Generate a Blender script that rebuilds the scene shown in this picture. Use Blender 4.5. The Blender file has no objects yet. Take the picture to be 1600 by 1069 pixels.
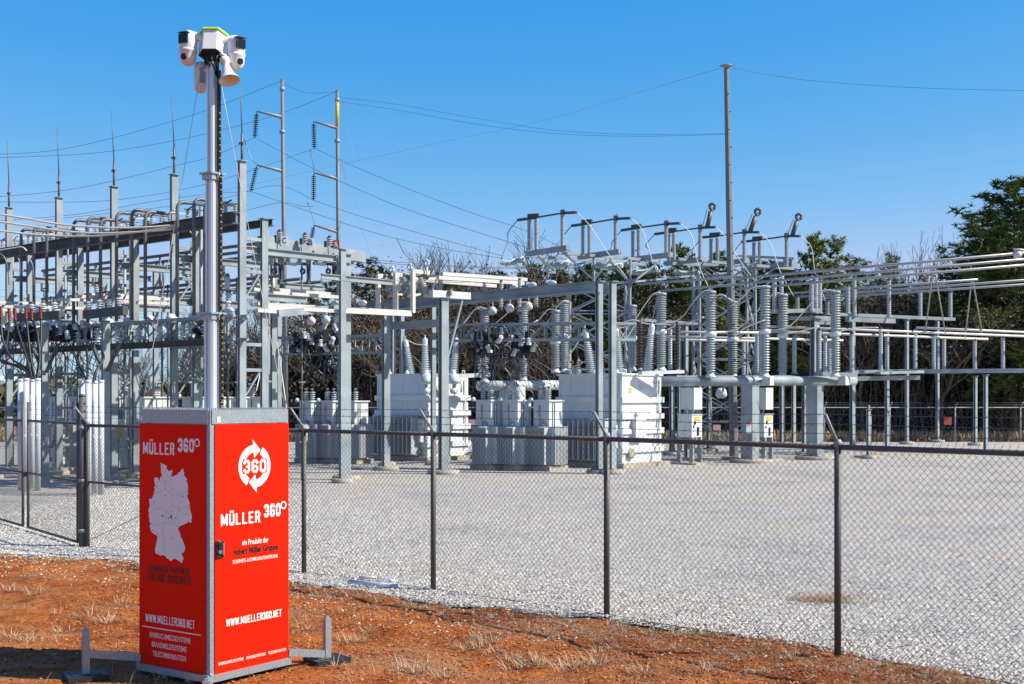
import bpy, bmesh, math, random
import numpy as np
from mathutils import Vector, Matrix
random.seed(7)
R = math.radians
scene = bpy.context.scene
COL = scene.collection

# ---------------------------------------------------------------- camera, light, exposure
FPX, HOR, CXP, EYE = 2000.0, 618.0, 800.0, 2.6
cam = bpy.data.cameras.new("camera")
cam.sensor_width = 36.0
cam.lens = FPX / 1600 * 36.0
cam.shift_y = (HOR - 534.5) / 1600.0
cam.clip_end = 3000
cam.clip_start = 0.1
camo = bpy.data.objects.new("camera", cam)
camo.location = (0, 0, EYE)
camo.rotation_euler = (R(90), 0, 0)
COL.objects.link(camo)
scene.camera = camo

SUN_EL = 42.0
SUN_VEC = Vector((math.cos(R(SUN_EL)) * 0.985, -math.cos(R(SUN_EL)) * 0.17, math.sin(R(SUN_EL)))).normalized()
world = bpy.data.worlds.new("World")
scene.world = world
world.use_nodes = True
wn, wl = world.node_tree.nodes, world.node_tree.links
wn.clear()
wo = wn.new("ShaderNodeOutputWorld")
bg = wn.new("ShaderNodeBackground")
sky = wn.new("ShaderNodeTexSky")
sky.sky_type = 'NISHITA'
sky.sun_disc = False
sky.sun_elevation = R(SUN_EL)
sky.sun_rotation = math.atan2(SUN_VEC.x, SUN_VEC.y)
sky.altitude = 200
sky.air_density = 1.0
sky.dust_density = 0.4
sky.ozone_density = 2.5
bg.inputs[1].default_value = 0.084
# deepen the clear winter sky: per-channel response of the sky colour
sep = wn.new("ShaderNodeSeparateColor"); cmb = wn.new("ShaderNodeCombineColor")
wl.new(sky.outputs[0], sep.inputs[0])
for ch, (pw, k, mx) in enumerate(((2.5, 0.143, 3.6), (0.9, 1.09, 5.4), (0.38, 3.48, 7.2))):
    a_ = wn.new("ShaderNodeMath"); a_.operation = 'POWER'; a_.inputs[1].default_value = pw
    b_ = wn.new("ShaderNodeMath"); b_.operation = 'MULTIPLY'; b_.inputs[1].default_value = k
    c_ = wn.new("ShaderNodeMath"); c_.operation = 'MINIMUM'; c_.inputs[1].default_value = mx
    d_ = wn.new("ShaderNodeMath"); d_.operation = 'MAXIMUM'; d_.inputs[1].default_value = 0.42
    wl.new(sep.outputs[ch], a_.inputs[0]); wl.new(a_.outputs[0], b_.inputs[0]); wl.new(b_.outputs[0], d_.inputs[0]); wl.new(d_.outputs[0], c_.inputs[0]); wl.new(c_.outputs[0], cmb.inputs[ch])
wl.new(cmb.outputs[0], bg.inputs[0])
wl.new(bg.outputs[0], wo.inputs[0])
sl = bpy.data.lights.new("sun", 'SUN')
sl.energy = 5.0
sl.angle = R(0.5)
sl.color = (1.0, 0.92, 0.79)
so = bpy.data.objects.new("sun", sl)
so.rotation_euler = SUN_VEC.to_track_quat('Z', 'Y').to_euler()
so.location = (30, -10, 40)
COL.objects.link(so)
scene.view_settings.view_transform = 'Standard'
scene.view_settings.look = 'None'
scene.view_settings.gamma = 1
scene.view_settings.exposure = 0.65
scene.cycles.max_bounces = 6
scene.cycles.transparent_max_bounces = 8

# ---------------------------------------------------------------- helpers
U = Vector((0.748, -0.664, 0)).normalized()
V = Vector((0.664, 0.748, 0)).normalized()
Z = Vector((0, 0, 1))

def W(x, y, d):
    return Vector(((x - CXP) / FPX * d, d, EYE - (y - HOR) / FPX * d))
def G(x, y, z=0.0):
    d = FPX * (EYE - z) / (y - HOR)
    return Vector(((x - CXP) / FPX * d, d, z))
class Line:
    "a vertical plane through P along D; turns measured pixels into depths on it"
    def __init__(s, P, D): s.P = Vector(P); s.D = Vector(D)
    def d(s, x):
        k = (x - CXP) / FPX
        den = s.D.x - k * s.D.y
        t = (k * s.P.y - s.P.x) / den
        return s.P.y + t * s.D.y
    def w(s, x, y, off=0.0):
        p = W(x, y, s.d(x)); return p + V * off
    def at(s, x, z=0.0):
        d = s.d(x); return Vector(((x - CXP) / FPX * d, d, z))

# ---- materials
MATS = {}
def mat(name, col, rough=0.6, metal=0.0, var=0.12, scale=6.0, bump=0.0, bscale=40.0, col2=None, spec=0.5, mask=(0.45, 0.6), streak=0.0):
    if name in MATS: return MATS[name]
    m = bpy.data.materials.new(name); m.use_nodes = True
    n, l = m.node_tree.nodes, m.node_tree.links
    b = n["Principled BSDF"]
    b.inputs["Roughness"].default_value = rough
    b.inputs["Metallic"].default_value = metal
    b.inputs["Specular IOR Level"].default_value = spec
    tc = n.new("ShaderNodeTexCoord")
    nz = n.new("ShaderNodeTexNoise"); nz.inputs["Scale"].default_value = scale; nz.inputs["Detail"].default_value = 6
    l.new(tc.outputs["Object"], nz.inputs["Vector"])
    cr = n.new("ShaderNodeValToRGB")
    c = Vector(col) * 0.86
    c2 = Vector(col2) * 0.86 if col2 else c * (1 + var)
    c1 = c if col2 else c * (1 - var)
    cr.color_ramp.elements[0].position = 0.3 if not col2 else mask[0]
    cr.color_ramp.elements[1].position = 0.7 if not col2 else mask[1]
    cr.color_ramp.elements[0].color = (*c1, 1); cr.color_ramp.elements[1].color = (*c2, 1)
    l.new(nz.outputs["Fac"], cr.inputs[0]); l.new(cr.outputs[0], b.inputs["Base Color"])
    if streak:   # thin vertical run marks with a shape of their own
        mp = n.new("ShaderNodeMapping"); mp.inputs["Scale"].default_value = (7, 7, 0.7); l.new(tc.outputs["Object"], mp.inputs["Vector"])
        s1 = n.new("ShaderNodeTexNoise"); s1.inputs["Scale"].default_value = 1.6; s1.inputs["Detail"].default_value = 8; s1.inputs["Roughness"].default_value = .7; l.new(mp.outputs[0], s1.inputs["Vector"])
        s2 = n.new("ShaderNodeValToRGB"); s2.color_ramp.elements[0].position = .56; s2.color_ramp.elements[1].position = .74; s2.color_ramp.elements[0].color = (0, 0, 0, 1); s2.color_ramp.elements[1].color = (streak, streak, streak, 1); l.new(s1.outputs["Fac"], s2.inputs[0])
        mx = n.new("ShaderNodeMixRGB"); l.new(s2.outputs[0], mx.inputs[0]); l.new(cr.outputs[0], mx.inputs[1]); mx.inputs[2].default_value = (0.22, 0.17, 0.12, 1); l.new(mx.outputs[0], b.inputs["Base Color"])
    if bump:
        n2 = n.new("ShaderNodeTexNoise"); n2.inputs["Scale"].default_value = bscale; n2.inputs["Detail"].default_value = 4
        l.new(tc.outputs["Object"], n2.inputs["Vector"])
        bp = n.new("ShaderNodeBump"); bp.inputs["Strength"].default_value = bump; bp.inputs["Distance"].default_value = 0.02
        l.new(n2.outputs["Fac"], bp.inputs["Height"]); l.new(bp.outputs[0], b.inputs["Normal"])
    MATS[name] = m
    return m
GALV = mat("galvanised_steel", (0.285, 0.33, 0.355), 0.55, 0.05, 0.24, 1.3, streak=0.35)
GALV2 = mat("spangled_galvanised_steel", (0.40, 0.46, 0.49), 0.4, 0.5, 0.22, 55.0)
DKST = mat("weathered_dark_steel", (0.075, 0.085, 0.085), 0.7, 0.1, 0.3, 5.0)
DULL = mat("dull_galvanised_pipe", (0.15, 0.155, 0.16), 0.55, 0.35, 0.2, 8.0)
RADI = mat("grey_radiator_paint", (0.46, 0.49, 0.51), 0.5, 0, .12, 2.0)
ALU = mat("aluminium_busbar", (0.62, 0.605, 0.57), 0.5, 0.1, 0.08, 5.0)
TUBE = mat("grey_aluminium_tube", (0.40, 0.40, 0.40), 0.42, 0.4, 0.1, 3.0)
WHITE = mat("white_tank_paint", (0.70, 0.755, 0.77), 0.45, 0.0, 0.09, 0.9, streak=0.6)
WHT2 = mat("pale_grey_tank_paint", (0.62, 0.65, 0.665), 0.5, 0.0, 0.08, 2.0, streak=0.5)
PORC = mat("grey_porcelain", (0.42, 0.45, 0.46), 0.3, 0.0, 0.08, 4.0)
PORCW = mat("white_porcelain", (0.66, 0.72, 0.74), 0.3, 0.0, 0.06, 4.0)
BRWN = mat("dark_brown_porcelain", (0.06, 0.045, 0.045), 0.3, 0.0, 0.1, 4.0)
BLACK = mat("black_rubber_cable", (0.018, 0.018, 0.02), 0.5, 0.0, 0.2, 9.0)
CONC = mat("pale_concrete", (0.42, 0.37, 0.30), 0.9, 0.0, 0.2, 4.0, 0.4, 20)
PVC = mat("white_conduit", (0.62, 0.66, 0.70), 0.4, 0.0, 0.08, 3.0)
REDM = mat("red_cable_sleeve", (0.26, 0.02, 0.015), 0.5, 0, 0.1)
YELM = mat("yellow_label", (0.75, 0.48, 0.02), 0.6, 0, 0.06)
BLUM = mat("blue_label", (0.03, 0.12, 0.55), 0.5, 0, 0.06)
RSGN = mat("red_sign", (0.5, 0.08, 0.06), 0.6, 0, 0.1)
PINKS = mat("pink_warning_sign", (0.62, 0.36, 0.33), 0.6, 0, 0.1)
WIRE = mat("dark_conductor_wire", (0.10, 0.12, 0.15), 0.5, 0.3, 0.1)
WIREL = mat("bare_aluminium_cable", (0.62, 0.59, 0.53), 0.5, 0.2, 0.08)
STRAND = mat("galvanised_chain_link_wire", (0.095, 0.095, 0.10), 0.5, 0.25, 0.25, 2.0)
RUST = mat("rust_stained_steel", (0.13, 0.125, 0.12), 0.6, 0.3, 0.15, 3.0, col2=(0.13, 0.085, 0.06), mask=(0.56, 0.70))

# ---- mesh collector
class MB:
    def __init__(s): s.v = []; s.f = []; s.sm = []
    def add(s, vs, fs, smooth=False):
        o = len(s.v); s.v.extend([tuple(p) for p in vs]); s.f.extend([tuple(i + o for i in f) for f in fs]); s.sm.extend([smooth] * len(fs)); return s
    def box(s, c, size, ax=None):
        c = Vector(c); a, b, d = ax if ax else (Vector((1, 0, 0)), Vector((0, 1, 0)), Z)
        hx, hy, hz = size[0] / 2, size[1] / 2, size[2] / 2
        vs = [c + a * (i * hx) + b * (j * hy) + d * (k * hz) for k in (-1, 1) for j in (-1, 1) for i in (-1, 1)]
        return s.add(vs, [(0, 2, 3, 1), (4, 5, 7, 6), (0, 1, 5, 4), (2, 6, 7, 3), (0, 4, 6, 2), (1, 3, 7, 5)])
    def gbox(s, c, size):  # aligned with the yard grid
        return s.box(c, size, (U, V, Z))
    def bar(s, p, q, w, h=None, up=Z):
        p = Vector(p); q = Vector(q); h = h or w; t = q - p; L = t.length
        if L < 1e-6: return s
        t /= L; up = Vector(up)
        if abs(t.dot(up)) > 0.99: up = U if abs(t.dot(U)) < 0.9 else V
        sd = t.cross(up).normalized(); up2 = sd.cross(t)
        return s.box((p + q) / 2, (L, w, h), (t, sd, up2))
    def prism(s, p, q, prof, a, b):
        p = Vector(p); q = Vector(q); n = len(prof)
        vs = [p + a * x + b * y for x, y in prof] + [q + a * x + b * y for x, y in prof]
        fs = [(i, (i + 1) % n, n + (i + 1) % n, n + i) for i in range(n)]
        return s.add(vs, fs + [tuple(reversed(range(n))), tuple(range(n, 2 * n))])
    def hcol(s, p, q, w=0.25, t=0.022, a=None, b=None):
        a = a or U; b = b or V; h = w / 2
        k = h * .98; h = h * .52
        pr = [(-h, -k), (-h + t, -k), (-h + t, -t / 2), (h - t, -t / 2), (h - t, -k), (h, -k), (h, k), (h - t, k), (h - t, t / 2), (-h + t, t / 2), (-h + t, k), (-h, k)]
        return s.prism(p, q, pr, a, b)
    def hbeam(s, p, q, w=0.2, h=0.3, t=0.02):
        p = Vector(p); q = Vector(q); d = (q - p).normalized(); sd = d.cross(Z).normalized(); up = sd.cross(d); x = w / 2; y = h / 2
        pr = [(-x, -y), (x, -y), (x, -y + t), (t / 2, -y + t), (t / 2, y - t), (x, y - t), (x, y), (-x, y), (-x, y - t), (-t / 2, y - t), (-t / 2, -y + t), (-x, -y + t)]
        return s.prism(p, q, pr, sd, up)
    def tube(s, pts, r, n=6, r2=None, cap=True):
        pts = [Vector(p) for p in pts]; m = len(pts); vs = []; prev = None
        for i, p in enumerate(pts):
            t = (pts[min(i + 1, m - 1)] - pts[max(i - 1, 0)]).normalized()
            if prev is None:
                a = t.cross(Z) if abs(t.z) < 0.95 else t.cross(Vector((1, 0, 0)))
            else:
                a = prev - t * prev.dot(t)
            a.normalize(); prev = a; b = t.cross(a)
            rr = r + ((r2 - r) * i / (m - 1) if r2 is not None else 0)
            for k in range(n):
                an = 2 * math.pi * k / n; vs.append(p + a * (rr * math.cos(an)) + b * (rr * math.sin(an)))
        fs = [(i * n + k, i * n + (k + 1) % n, (i + 1) * n + (k + 1) % n, (i + 1) * n + k) for i in range(m - 1) for k in range(n)]
        s.add(vs, fs, n > 4)
        if cap:
            o = len(s.v) - m * n
            s.f.append(tuple(o + k for k in reversed(range(n)))); s.f.append(tuple(o + (m - 1) * n + k for k in range(n))); s.sm += [False, False]
        return s
    def lathe(s, p, axis, prof, n=12, smooth=True):
        p = Vector(p); t = Vector(axis).normalized(); a = (t.cross(Z) if abs(t.z) < 0.95 else Vector((1, 0, 0))).normalized(); b = t.cross(a); vs = []
        for r, h in prof:
            for k in range(n):
                an = 2 * math.pi * k / n; vs.append(p + t * h + a * (r * math.cos(an)) + b * (r * math.sin(an)))
        m = len(prof)
        fs = [(i * n + k, i * n + (k + 1) % n, (i + 1) * n + (k + 1) % n, (i + 1) * n + k) for i in range(m - 1) for k in range(n)]
        s.add(vs, fs, smooth)
        o = len(s.v) - m * n
        s.f.append(tuple(o + k for k in reversed(range(n)))); s.f.append(tuple(o + (m - 1) * n + k for k in range(n))); s.sm += [False, False]
        return s
    def sheds(s, p, q, r0, r1, k, n=12, capr=None):
        "ribbed insulator from p to q"
        p = Vector(p); q = Vector(q); L = (q - p).length; c = capr or r0 * 1.15; e = min(0.06, L * 0.06)
        prof = [(c, 0), (c, e)]
        step = (L - 2 * e) / k
        for i in range(k):
            h = e + i * step
            prof += [(r0, h), (r0, h + step * 0.45), (r1, h + step * 0.62), (r1 * 0.97, h + step * 0.72), (r0, h + step * 0.98)]
        prof += [(c, L - e), (c, L)]
        return s.lathe(p, q - p, prof, n, False)
    def build(s, name, m, parent=None, base=None):
        base = Vector(base) if base is not None else Vector((0, 0, 0))
        me = bpy.data.meshes.new(name)
        vs = np.array(s.v, dtype=float) - np.array(base)
        me.from_pydata(vs.tolist(), [], s.f)
        me.polygons.foreach_set("use_smooth", s.sm)
        me.materials.append(m); me.update()
        o = bpy.data.objects.new(name, me)
        COL.objects.link(o)
        if parent is not None:
            o.parent = parent; o.location = base - Vector(parent.location) if parent.parent is None else base
        else: o.location = base
        return o

def tag(o, label=None, cat=None, group=None, kind=None):
    if label: o["label"] = label
    if cat: o["category"] = cat
    if group: o["group"] = group
    if kind: o["kind"] = kind
    return o
def thing(name, label, cat, loc=(0, 0, 0), group=None):
    o = bpy.data.objects.new(name, None); o.empty_display_size = 0.2
    o.location = loc; COL.objects.link(o)
    return tag(o, label, cat, group)
def P(mb, name, m, root):
    "part of a thing: world-space vertices, origin at the thing's base"
    return mb.build(name, m, root, base=root.location)
def SP(mb, name, m, part, root):
    o = mb.build(name, m, None, base=root.location); o.parent = part; o.location = (0, 0, 0); return o
def copy_tree(o, parent=None):
    c = o.copy(); COL.objects.link(c); c.parent = parent
    for ch in list(o.children): copy_tree(ch, c)
    return c
ORD = ["first", "second", "third", "fourth", "fifth", "sixth", "seventh", "eighth", "ninth", "tenth", "eleventh", "twelfth", "thirteenth", "fourteenth", "fifteenth", "sixteenth", "seventeenth", "eighteenth"]
def sag(p, q, s, n=14):
    p = Vector(p); q = Vector(q)
    return [p.lerp(q, i / n) - Z * (4 * s * (i / n) * (1 - i / n)) for i in range(n + 1)]
def spline(pts, k=6):
    pts = [Vector(p) for p in pts]; out = []
    for i in range(len(pts) - 1):
        p0 = pts[max(i - 1, 0)]; p1 = pts[i]; p2 = pts[i + 1]; p3 = pts[min(i + 2, len(pts) - 1)]
        for j in range(k):
            t = j / k
            out.append(0.5 * ((2 * p1) + (p2 - p0) * t + (2 * p0 - 5 * p1 + 4 * p2 - p3) * t * t + (-p0 + 3 * p1 - 3 * p2 + p3) * t ** 3))
    out.append(pts[-1]); return out

# ---------------------------------------------------------------- ground
def ground_mat(name, kind):
    m = bpy.data.materials.new(name); m.use_nodes = True
    n, l = m.node_tree.nodes, m.node_tree.links
    b = n["Principled BSDF"]; b.inputs["Roughness"].default_value = 0.95; b.inputs["Specular IOR Level"].default_value = 0.15
    tc = n.new("ShaderNodeTexCoord")
    def noise(s, d=8, r=0.6):
        x = n.new("ShaderNodeTexNoise"); x.inputs["Scale"].default_value = s; x.inputs["Detail"].default_value = d; x.inputs["Roughness"].default_value = r
        l.new(tc.outputs["Object"], x.inputs["Vector"]); return x
    def ramp(src, st):
        c = n.new("ShaderNodeValToRGB"); e = c.color_ramp.elements
        while len(e) < len(st): e.new(0.5)
        for i, (p, cc) in enumerate(st): e[i].position = p; e[i].color = (*cc, 1)
        l.new(src, c.inputs[0]); return c
    def mix(f, a, c, mode='MIX'):
        x = n.new("ShaderNodeMixRGB"); x.blend_type = mode
        if isinstance(f, float): x.inputs[0].default_value = f
        else: l.new(f, x.inputs[0])
        l.new(a, x.inputs[1]); l.new(c, x.inputs[2]); return x
    bp = n.new("ShaderNodeBump")
    if kind == "gravel":
        vo = n.new("ShaderNodeTexVoronoi"); vo.inputs["Scale"].default_value = 32; l.new(tc.outputs["Object"], vo.inputs["Vector"])
        sp = n.new("ShaderNodeSeparateColor"); l.new(vo.outputs["Color"], sp.inputs[0])
        stone = ramp(sp.outputs[0], [(0.0, (0.15, 0.145, 0.13)), (0.11, (0.45, 0.43, 0.39)), (0.6, (0.62, 0.60, 0.55)), (1.0, (0.78, 0.755, 0.69))])
        gap = ramp(vo.outputs["Distance"], [(0.0, (1, 1, 1)), (0.5, (0.9, 0.9, 0.9)), (0.75, (0.35, 0.34, 0.33))])
        c = mix(1.0, stone.outputs[0], gap.outputs[0], 'MULTIPLY')
        vo2 = n.new("ShaderNodeTexVoronoi"); vo2.inputs["Scale"].default_value = 7; l.new(tc.outputs["Object"], vo2.inputs["Vector"])
        big = noise(0.35, 8, 0.65); bt = ramp(big.outputs["Fac"], [(0.35, (0.78, 0.78, 0.79)), (0.5, (1, 1, 1)), (0.66, (1.05, 0.96, 0.85))])
        c = mix(1.0, c.outputs[0], bt.outputs[0], 'MULTIPLY')
        n3 = noise(1.1, 10, 0.7); msk = ramp(n3.outputs["Fac"], [(0.62, (0, 0, 0)), (0.74, (0.55, 0.55, 0.55))])
        tan = n.new("ShaderNodeRGB"); tan.outputs[0].default_value = (0.36, 0.26, 0.17, 1)
        c = mix(msk.outputs[0], c.outputs[0], tan.outputs[0])
        mp = n.new("ShaderNodeMapping"); mp.inputs["Scale"].default_value = (0.16, 1.5, 1); mp.inputs["Rotation"].default_value = (0, 0, R(8)); l.new(tc.outputs["Object"], mp.inputs["Vector"])
        tr = n.new("ShaderNodeTexNoise"); tr.inputs["Scale"].default_value = 0.8; tr.inputs["Detail"].default_value = 9; tr.inputs["Roughness"].default_value = 0.7; l.new(mp.outputs[0], tr.inputs["Vector"])
        tm = ramp(tr.outputs["Fac"], [(0.58, (0, 0, 0)), (0.70, (0.34, 0.34, 0.34))])
        tt = n.new("ShaderNodeRGB"); tt.outputs[0].default_value = (0.42, 0.30, 0.20, 1)
        c = mix(tm.outputs[0], c.outputs[0], tt.outputs[0])
        l.new(c.outputs[0], b.inputs["Base Color"])
        inv = n.new("ShaderNodeMath"); inv.operation = 'MULTIPLY_ADD'; inv.inputs[1].default_value = -1; inv.inputs[2].default_value = 1
        l.new(vo.outputs["Distance"], inv.inputs[0]); l.new(inv.outputs[0], bp.inputs["Height"])
        bp.inputs["Strength"].default_value = 0.9; bp.inputs["Distance"].default_value = 0.03
    elif kind == "dirt":
        a = noise(1.3, 10, 0.65); base = ramp(a.outputs["Fac"], [(0.3, (0.15, 0.034, 0.008)), (0.5, (0.36, 0.098, 0.018)), (0.70, (0.50, 0.18, 0.042))])
        f = noise(16, 8, 0.75); fine = ramp(f.outputs["Fac"], [(0.32, (0.2, 0.17, 0.16)), (0.52, (1, 1, 1)), (0.75, (1.35, 1.3, 1.2))])
        c = mix(0.85, base.outputs[0], fine.outputs[0], 'MULTIPLY')
        sn = noise(0.55, 14, 0.72); sm = ramp(sn.outputs["Fac"], [(0.50, (0, 0, 0)), (0.62, (0.7, 0.7, 0.7))])
        straw = n.new("ShaderNodeRGB"); straw.outputs[0].default_value = (0.34, 0.20, 0.095, 1)
        c = mix(sm.outputs[0], c.outputs[0], straw.outputs[0])
        l.new(c.outputs[0], b.inputs["Base Color"])
        h = noise(9, 12, 0.7); l.new(h.outputs["Fac"], bp.inputs["Height"]); bp.inputs["Strength"].default_value = 0.9; bp.inputs["Distance"].default_value = 0.07
    else:
        a = noise(0.25, 10, 0.65); base = ramp(a.outputs["Fac"], [(0.3, (0.10, 0.075, 0.045)), (0.55, (0.24, 0.165, 0.095)), (0.75, (0.33, 0.24, 0.14))])
        l.new(base.outputs[0], b.inputs["Base Color"]); h = noise(5, 8); l.new(h.outputs["Fac"], bp.inputs["Height"]); bp.inputs["Strength"].default_value = 0.6
    l.new(bp.outputs[0], b.inputs["Normal"])
    return m

# big sheet to the horizon: dry field
f = MB(); f.add([(-1500, -300, -0.06), (1500, -300, -0.06), (1500, 2500, -0.06), (-1500, 2500, -0.06)], [(0, 1, 2, 3)])
tag(f.build("ground", ground_mat("dry_field", "field")), kind="structure")

# edge between red dirt and gravel, measured at the fence foot
EDGE = [(-40, 47), (-14, 26.5), (-8.4, 20.9), (-5.9, 19.7), (-3.6, 18.2), (-2.2, 16.95), (-0.78, 15.8), (1.04, 14.9), (3.0, 13.3), (3.95, 12.05), (5.3, 10.3), (7.6, 7.7), (12, 2.5), (16, -2)]
def edge_y(x):
    for (x0, y0), (x1, y1) in zip(EDGE, EDGE[1:]):
        if x0 <= x <= x1: return y0 + (y1 - y0) * (x - x0) / (x1 - x0)
    return EDGE[0][1] if x < EDGE[0][0] else EDGE[-1][1]
rng = np.random.default_rng(3)
def fnoise(x, y, s, seed=0):
    v = 0; a = 1
    for o in range(5):
        v += a * (math.sin(x * s + seed * 1.7 + o * 2.1 + 1.3 * math.sin(y * s * 0.8 + o)) * math.sin(y * s * 1.1 + seed + o * 1.3 + 1.1 * math.sin(x * s * 0.7)))
        s *= 2.03; a *= 0.55
    return v
def dirt_z(x, y):
    q = min(1.0, math.hypot(x + 2.6, (y - 12.0)) / 2.4) ** 2   # trodden flat round the cabinet
    return 0.012 * q + (0.035 * fnoise(x, y, 1.1, 2)) * q + 0.012 * fnoise(x, y, 6, 5) * (0.3 + 0.7 * q)
# red dirt: relief mesh
xs = np.concatenate([np.linspace(-40, -8, 50), np.linspace(-7.9, 9, 260), np.linspace(9.3, 16, 20)])
ts = np.linspace(0, 1, 190)
vs = []
for x in xs:
    y1 = edge_y(x) + 0.5
    y0 = 5.0 if y1 > 7 else -3.0
    for t in ts:
        y = y0 + (y1 - y0) * t
        k = min(1, (y1 - y) / 0.35)
        vs.append((x, y, (dirt_z(x, y)) * k - 0.02 * (1 - k)))
nx, ny = len(xs), len(ts)
fs = [(i * ny + j, (i + 1) * ny + j, (i + 1) * ny + j + 1, i * ny + j + 1) for i in range(nx - 1) for j in range(ny - 1)]
d = MB(); d.add(vs, fs, True)
d.add([(-40, -20, -0.03), (16, -20, -0.03), (16, 5.2, -0.03), (-40, 5.2, -0.03)], [(0, 1, 2, 3)])
tag(d.build("red_dirt", ground_mat("red_clay", "dirt")), kind="structure")
# gravel yard with ragged edge
top = []; x = -40.0
while x < 16:
    y = edge_y(x) + 0.13 * fnoise(x, 3.0, 2.3, 4) + 0.05 * fnoise(x, 9.0, 11, 1)
    top.append((x, y, -0.012 + 0.012 * math.sin(x * 9))); x += 0.06
g = MB(); n = len(top)
far = [(x + 0.0, max(95 - abs(x) * 0.2, 71.5), 0.022) for (x, y, z) in top]
# rows of quads so shading stays clean
g.add(top + [(x, y + 0.30, 0.03) for x, y, z in top] + [(x * (1 if abs(x) < 38 else 1.4), 71.0, 0.03) for x, y, z in top], [(i, i + 1, n + i + 1, n + i) for i in range(n - 1)] + [(n + i, n + i + 1, 2 * n + i + 1, 2 * n + i) for i in range(n - 1)])
g.add([(15.9, -2, 0.03), (60, -2, 0.03), (60, 71, 0.03), (15.9, 71, 0.03)], [(0, 1, 2, 3)])
tag(g.build("gravel_yard", ground_mat("crushed_stone", "gravel")), kind="structure")

# loose stones (uncountable)
def stones(name, label, npts, ysamp, size, m):
    P0 = rng.random((npts, 6))
    octv = np.array([(1, 0, 0), (-1, 0, 0), (0, 1, 0), (0, -1, 0), (0, 0, 1), (0, 0, -0.6)], float)
    octf = np.array([(0, 2, 4), (2, 1, 4), (1, 3, 4), (3, 0, 4), (2, 0, 5), (1, 2, 5), (3, 1, 5), (0, 3, 5)])
    V0 = np.zeros((npts, 6, 3)); keep = 0
    for i in range(npts):
        x, y, z = ysamp(P0[i])
        s = size[0] + (size[1] - size[0]) * P0[i, 3] ** 2
        a = P0[i, 4] * 6.28; c, sn = math.cos(a), math.sin(a)
        jit = 1 + (rng.random((6, 1)) - 0.5) * 0.6
        o = octv * jit * np.array([s, s * (0.6 + 0.4 * P0[i, 5]), s * 0.6])
        V0[i, :, 0] = x + o[:, 0] * c - o[:, 1] * sn; V0[i, :, 1] = y + o[:, 0] * sn + o[:, 1] * c; V0[i, :, 2] = z + s * 0.25 + o[:, 2] + 0.25 * o[:, 0]
    F0 = (octf[None] + (np.arange(npts) * 6)[:, None, None]).reshape(-1, 3)
    me = bpy.data.meshes.new(name); me.from_pydata(V0.reshape(-1, 3).tolist(), [], F0.tolist()); me.materials.append(m); me.update()
    o = bpy.data.objects.new(name, me); COL.objects.link(o); return tag(o, label, "gravel", kind="stuff")
def stone_mat(name, a, b, c):
    m = bpy.data.materials.new(name); m.use_nodes = True; n, l = m.node_tree.nodes, m.node_tree.links
    g_ = n.new("ShaderNodeNewGeometry"); cr = n.new("ShaderNodeValToRGB"); e = cr.color_ramp.elements; e.new(0.5)
    for i, (p, cc) in enumerate(((0, a), (0.4, b), (1, c))): e[i].position = p; e[i].color = (*cc, 1)
    l.new(g_.outputs["Random Per Island"], cr.inputs[0]); l.new(cr.outputs[0], n["Principled BSDF"].inputs["Base Color"])
    n["Principled BSDF"].inputs["Roughness"].default_value = 0.9; return m
def samp_grav(r):
    x = -11 + 20 * r[0]; t = r[1] ** 1.5
    return x, edge_y(x) + 0.02 - 0.25 * (r[2] < 0.12) * r[5] + t * 13, 0.03
stones("loose_gravel", "pale grey crushed stones lying along the fence and over the yard", 85000, samp_grav, (0.010, 0.026), stone_mat("crushed_stones", (0.26, 0.25, 0.22), (0.56, 0.535, 0.475), (0.74, 0.70, 0.62)))
def samp_edge(r):
    x = -10 + 18 * r[0]; y = edge_y(x) + 0.5 - 2.6 * r[1] ** 2; return x, y, (dirt_z(x, y) * max(0, min(1, (edge_y(x) + 0.5 - y) / 0.35)) if y < edge_y(x) else .03)
stones("strewn_gravel", "pale stones strewn from the yard out over the red dirt", 6000, samp_edge, (0.008, 0.026), stone_mat("strewn_stones", (0.2, 0.13, 0.08), (0.42, 0.34, 0.24), (0.62, 0.55, 0.43)))
def samp_dirt(r):
    x = -5.5 + 11 * r[0]; y = 9.5 + (edge_y(x) - 9.7) * r[1]; return x, y, dirt_z(x, y)
stones("dirt_clods", "small clods and pebbles of red clay over the dirt", 26000, samp_dirt, (0.005, 0.024), stone_mat("red_clods", (0.10, 0.025, 0.008), (0.34, 0.095, 0.022), (0.50, 0.20, 0.06)))

# dry grass: blades in tufts plus flat straw litter
def blades(name, label, items, m):
    mb_v = []; mb_f = []
    for (x, y, z, az, tilt, L, w) in items:
        dx, dy = math.cos(az), math.sin(az); px, py = -dy * w, dx * w
        b0 = (x - px, y - py, z); b1 = (x + px, y + py, z)
        mx = x + dx * math.sin(tilt) * L * 0.5; my = y + dy * math.sin(tilt) * L * 0.5; mz = z + math.cos(tilt) * L * 0.55
        ex = x + dx * math.sin(tilt) * L; ey = y + dy * math.sin(tilt) * L; ez = max(z + math.cos(tilt) * L * 0.85, z + 0.004)
        o = len(mb_v)
        mb_v += [b0, b1, (mx + px * .8, my + py * .8, mz), (mx - px * .8, my - py * .8, mz), (ex, ey, ez)]
        mb_f += [(o, o + 1, o + 2, o + 3), (o + 3, o + 2, o + 4)]
    me = bpy.data.meshes.new(name); me.from_pydata(mb_v, [], mb_f); me.materials.append(m); me.update()
    o = bpy.data.objects.new(name, me); COL.objects.link(o); return tag(o, label, "dry grass", kind="stuff")
STRAW = stone_mat("dry_straw", (0.16, 0.10, 0.05), (0.38, 0.27, 0.15), (0.58, 0.45, 0.28))
it = []
tufts = []
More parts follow.
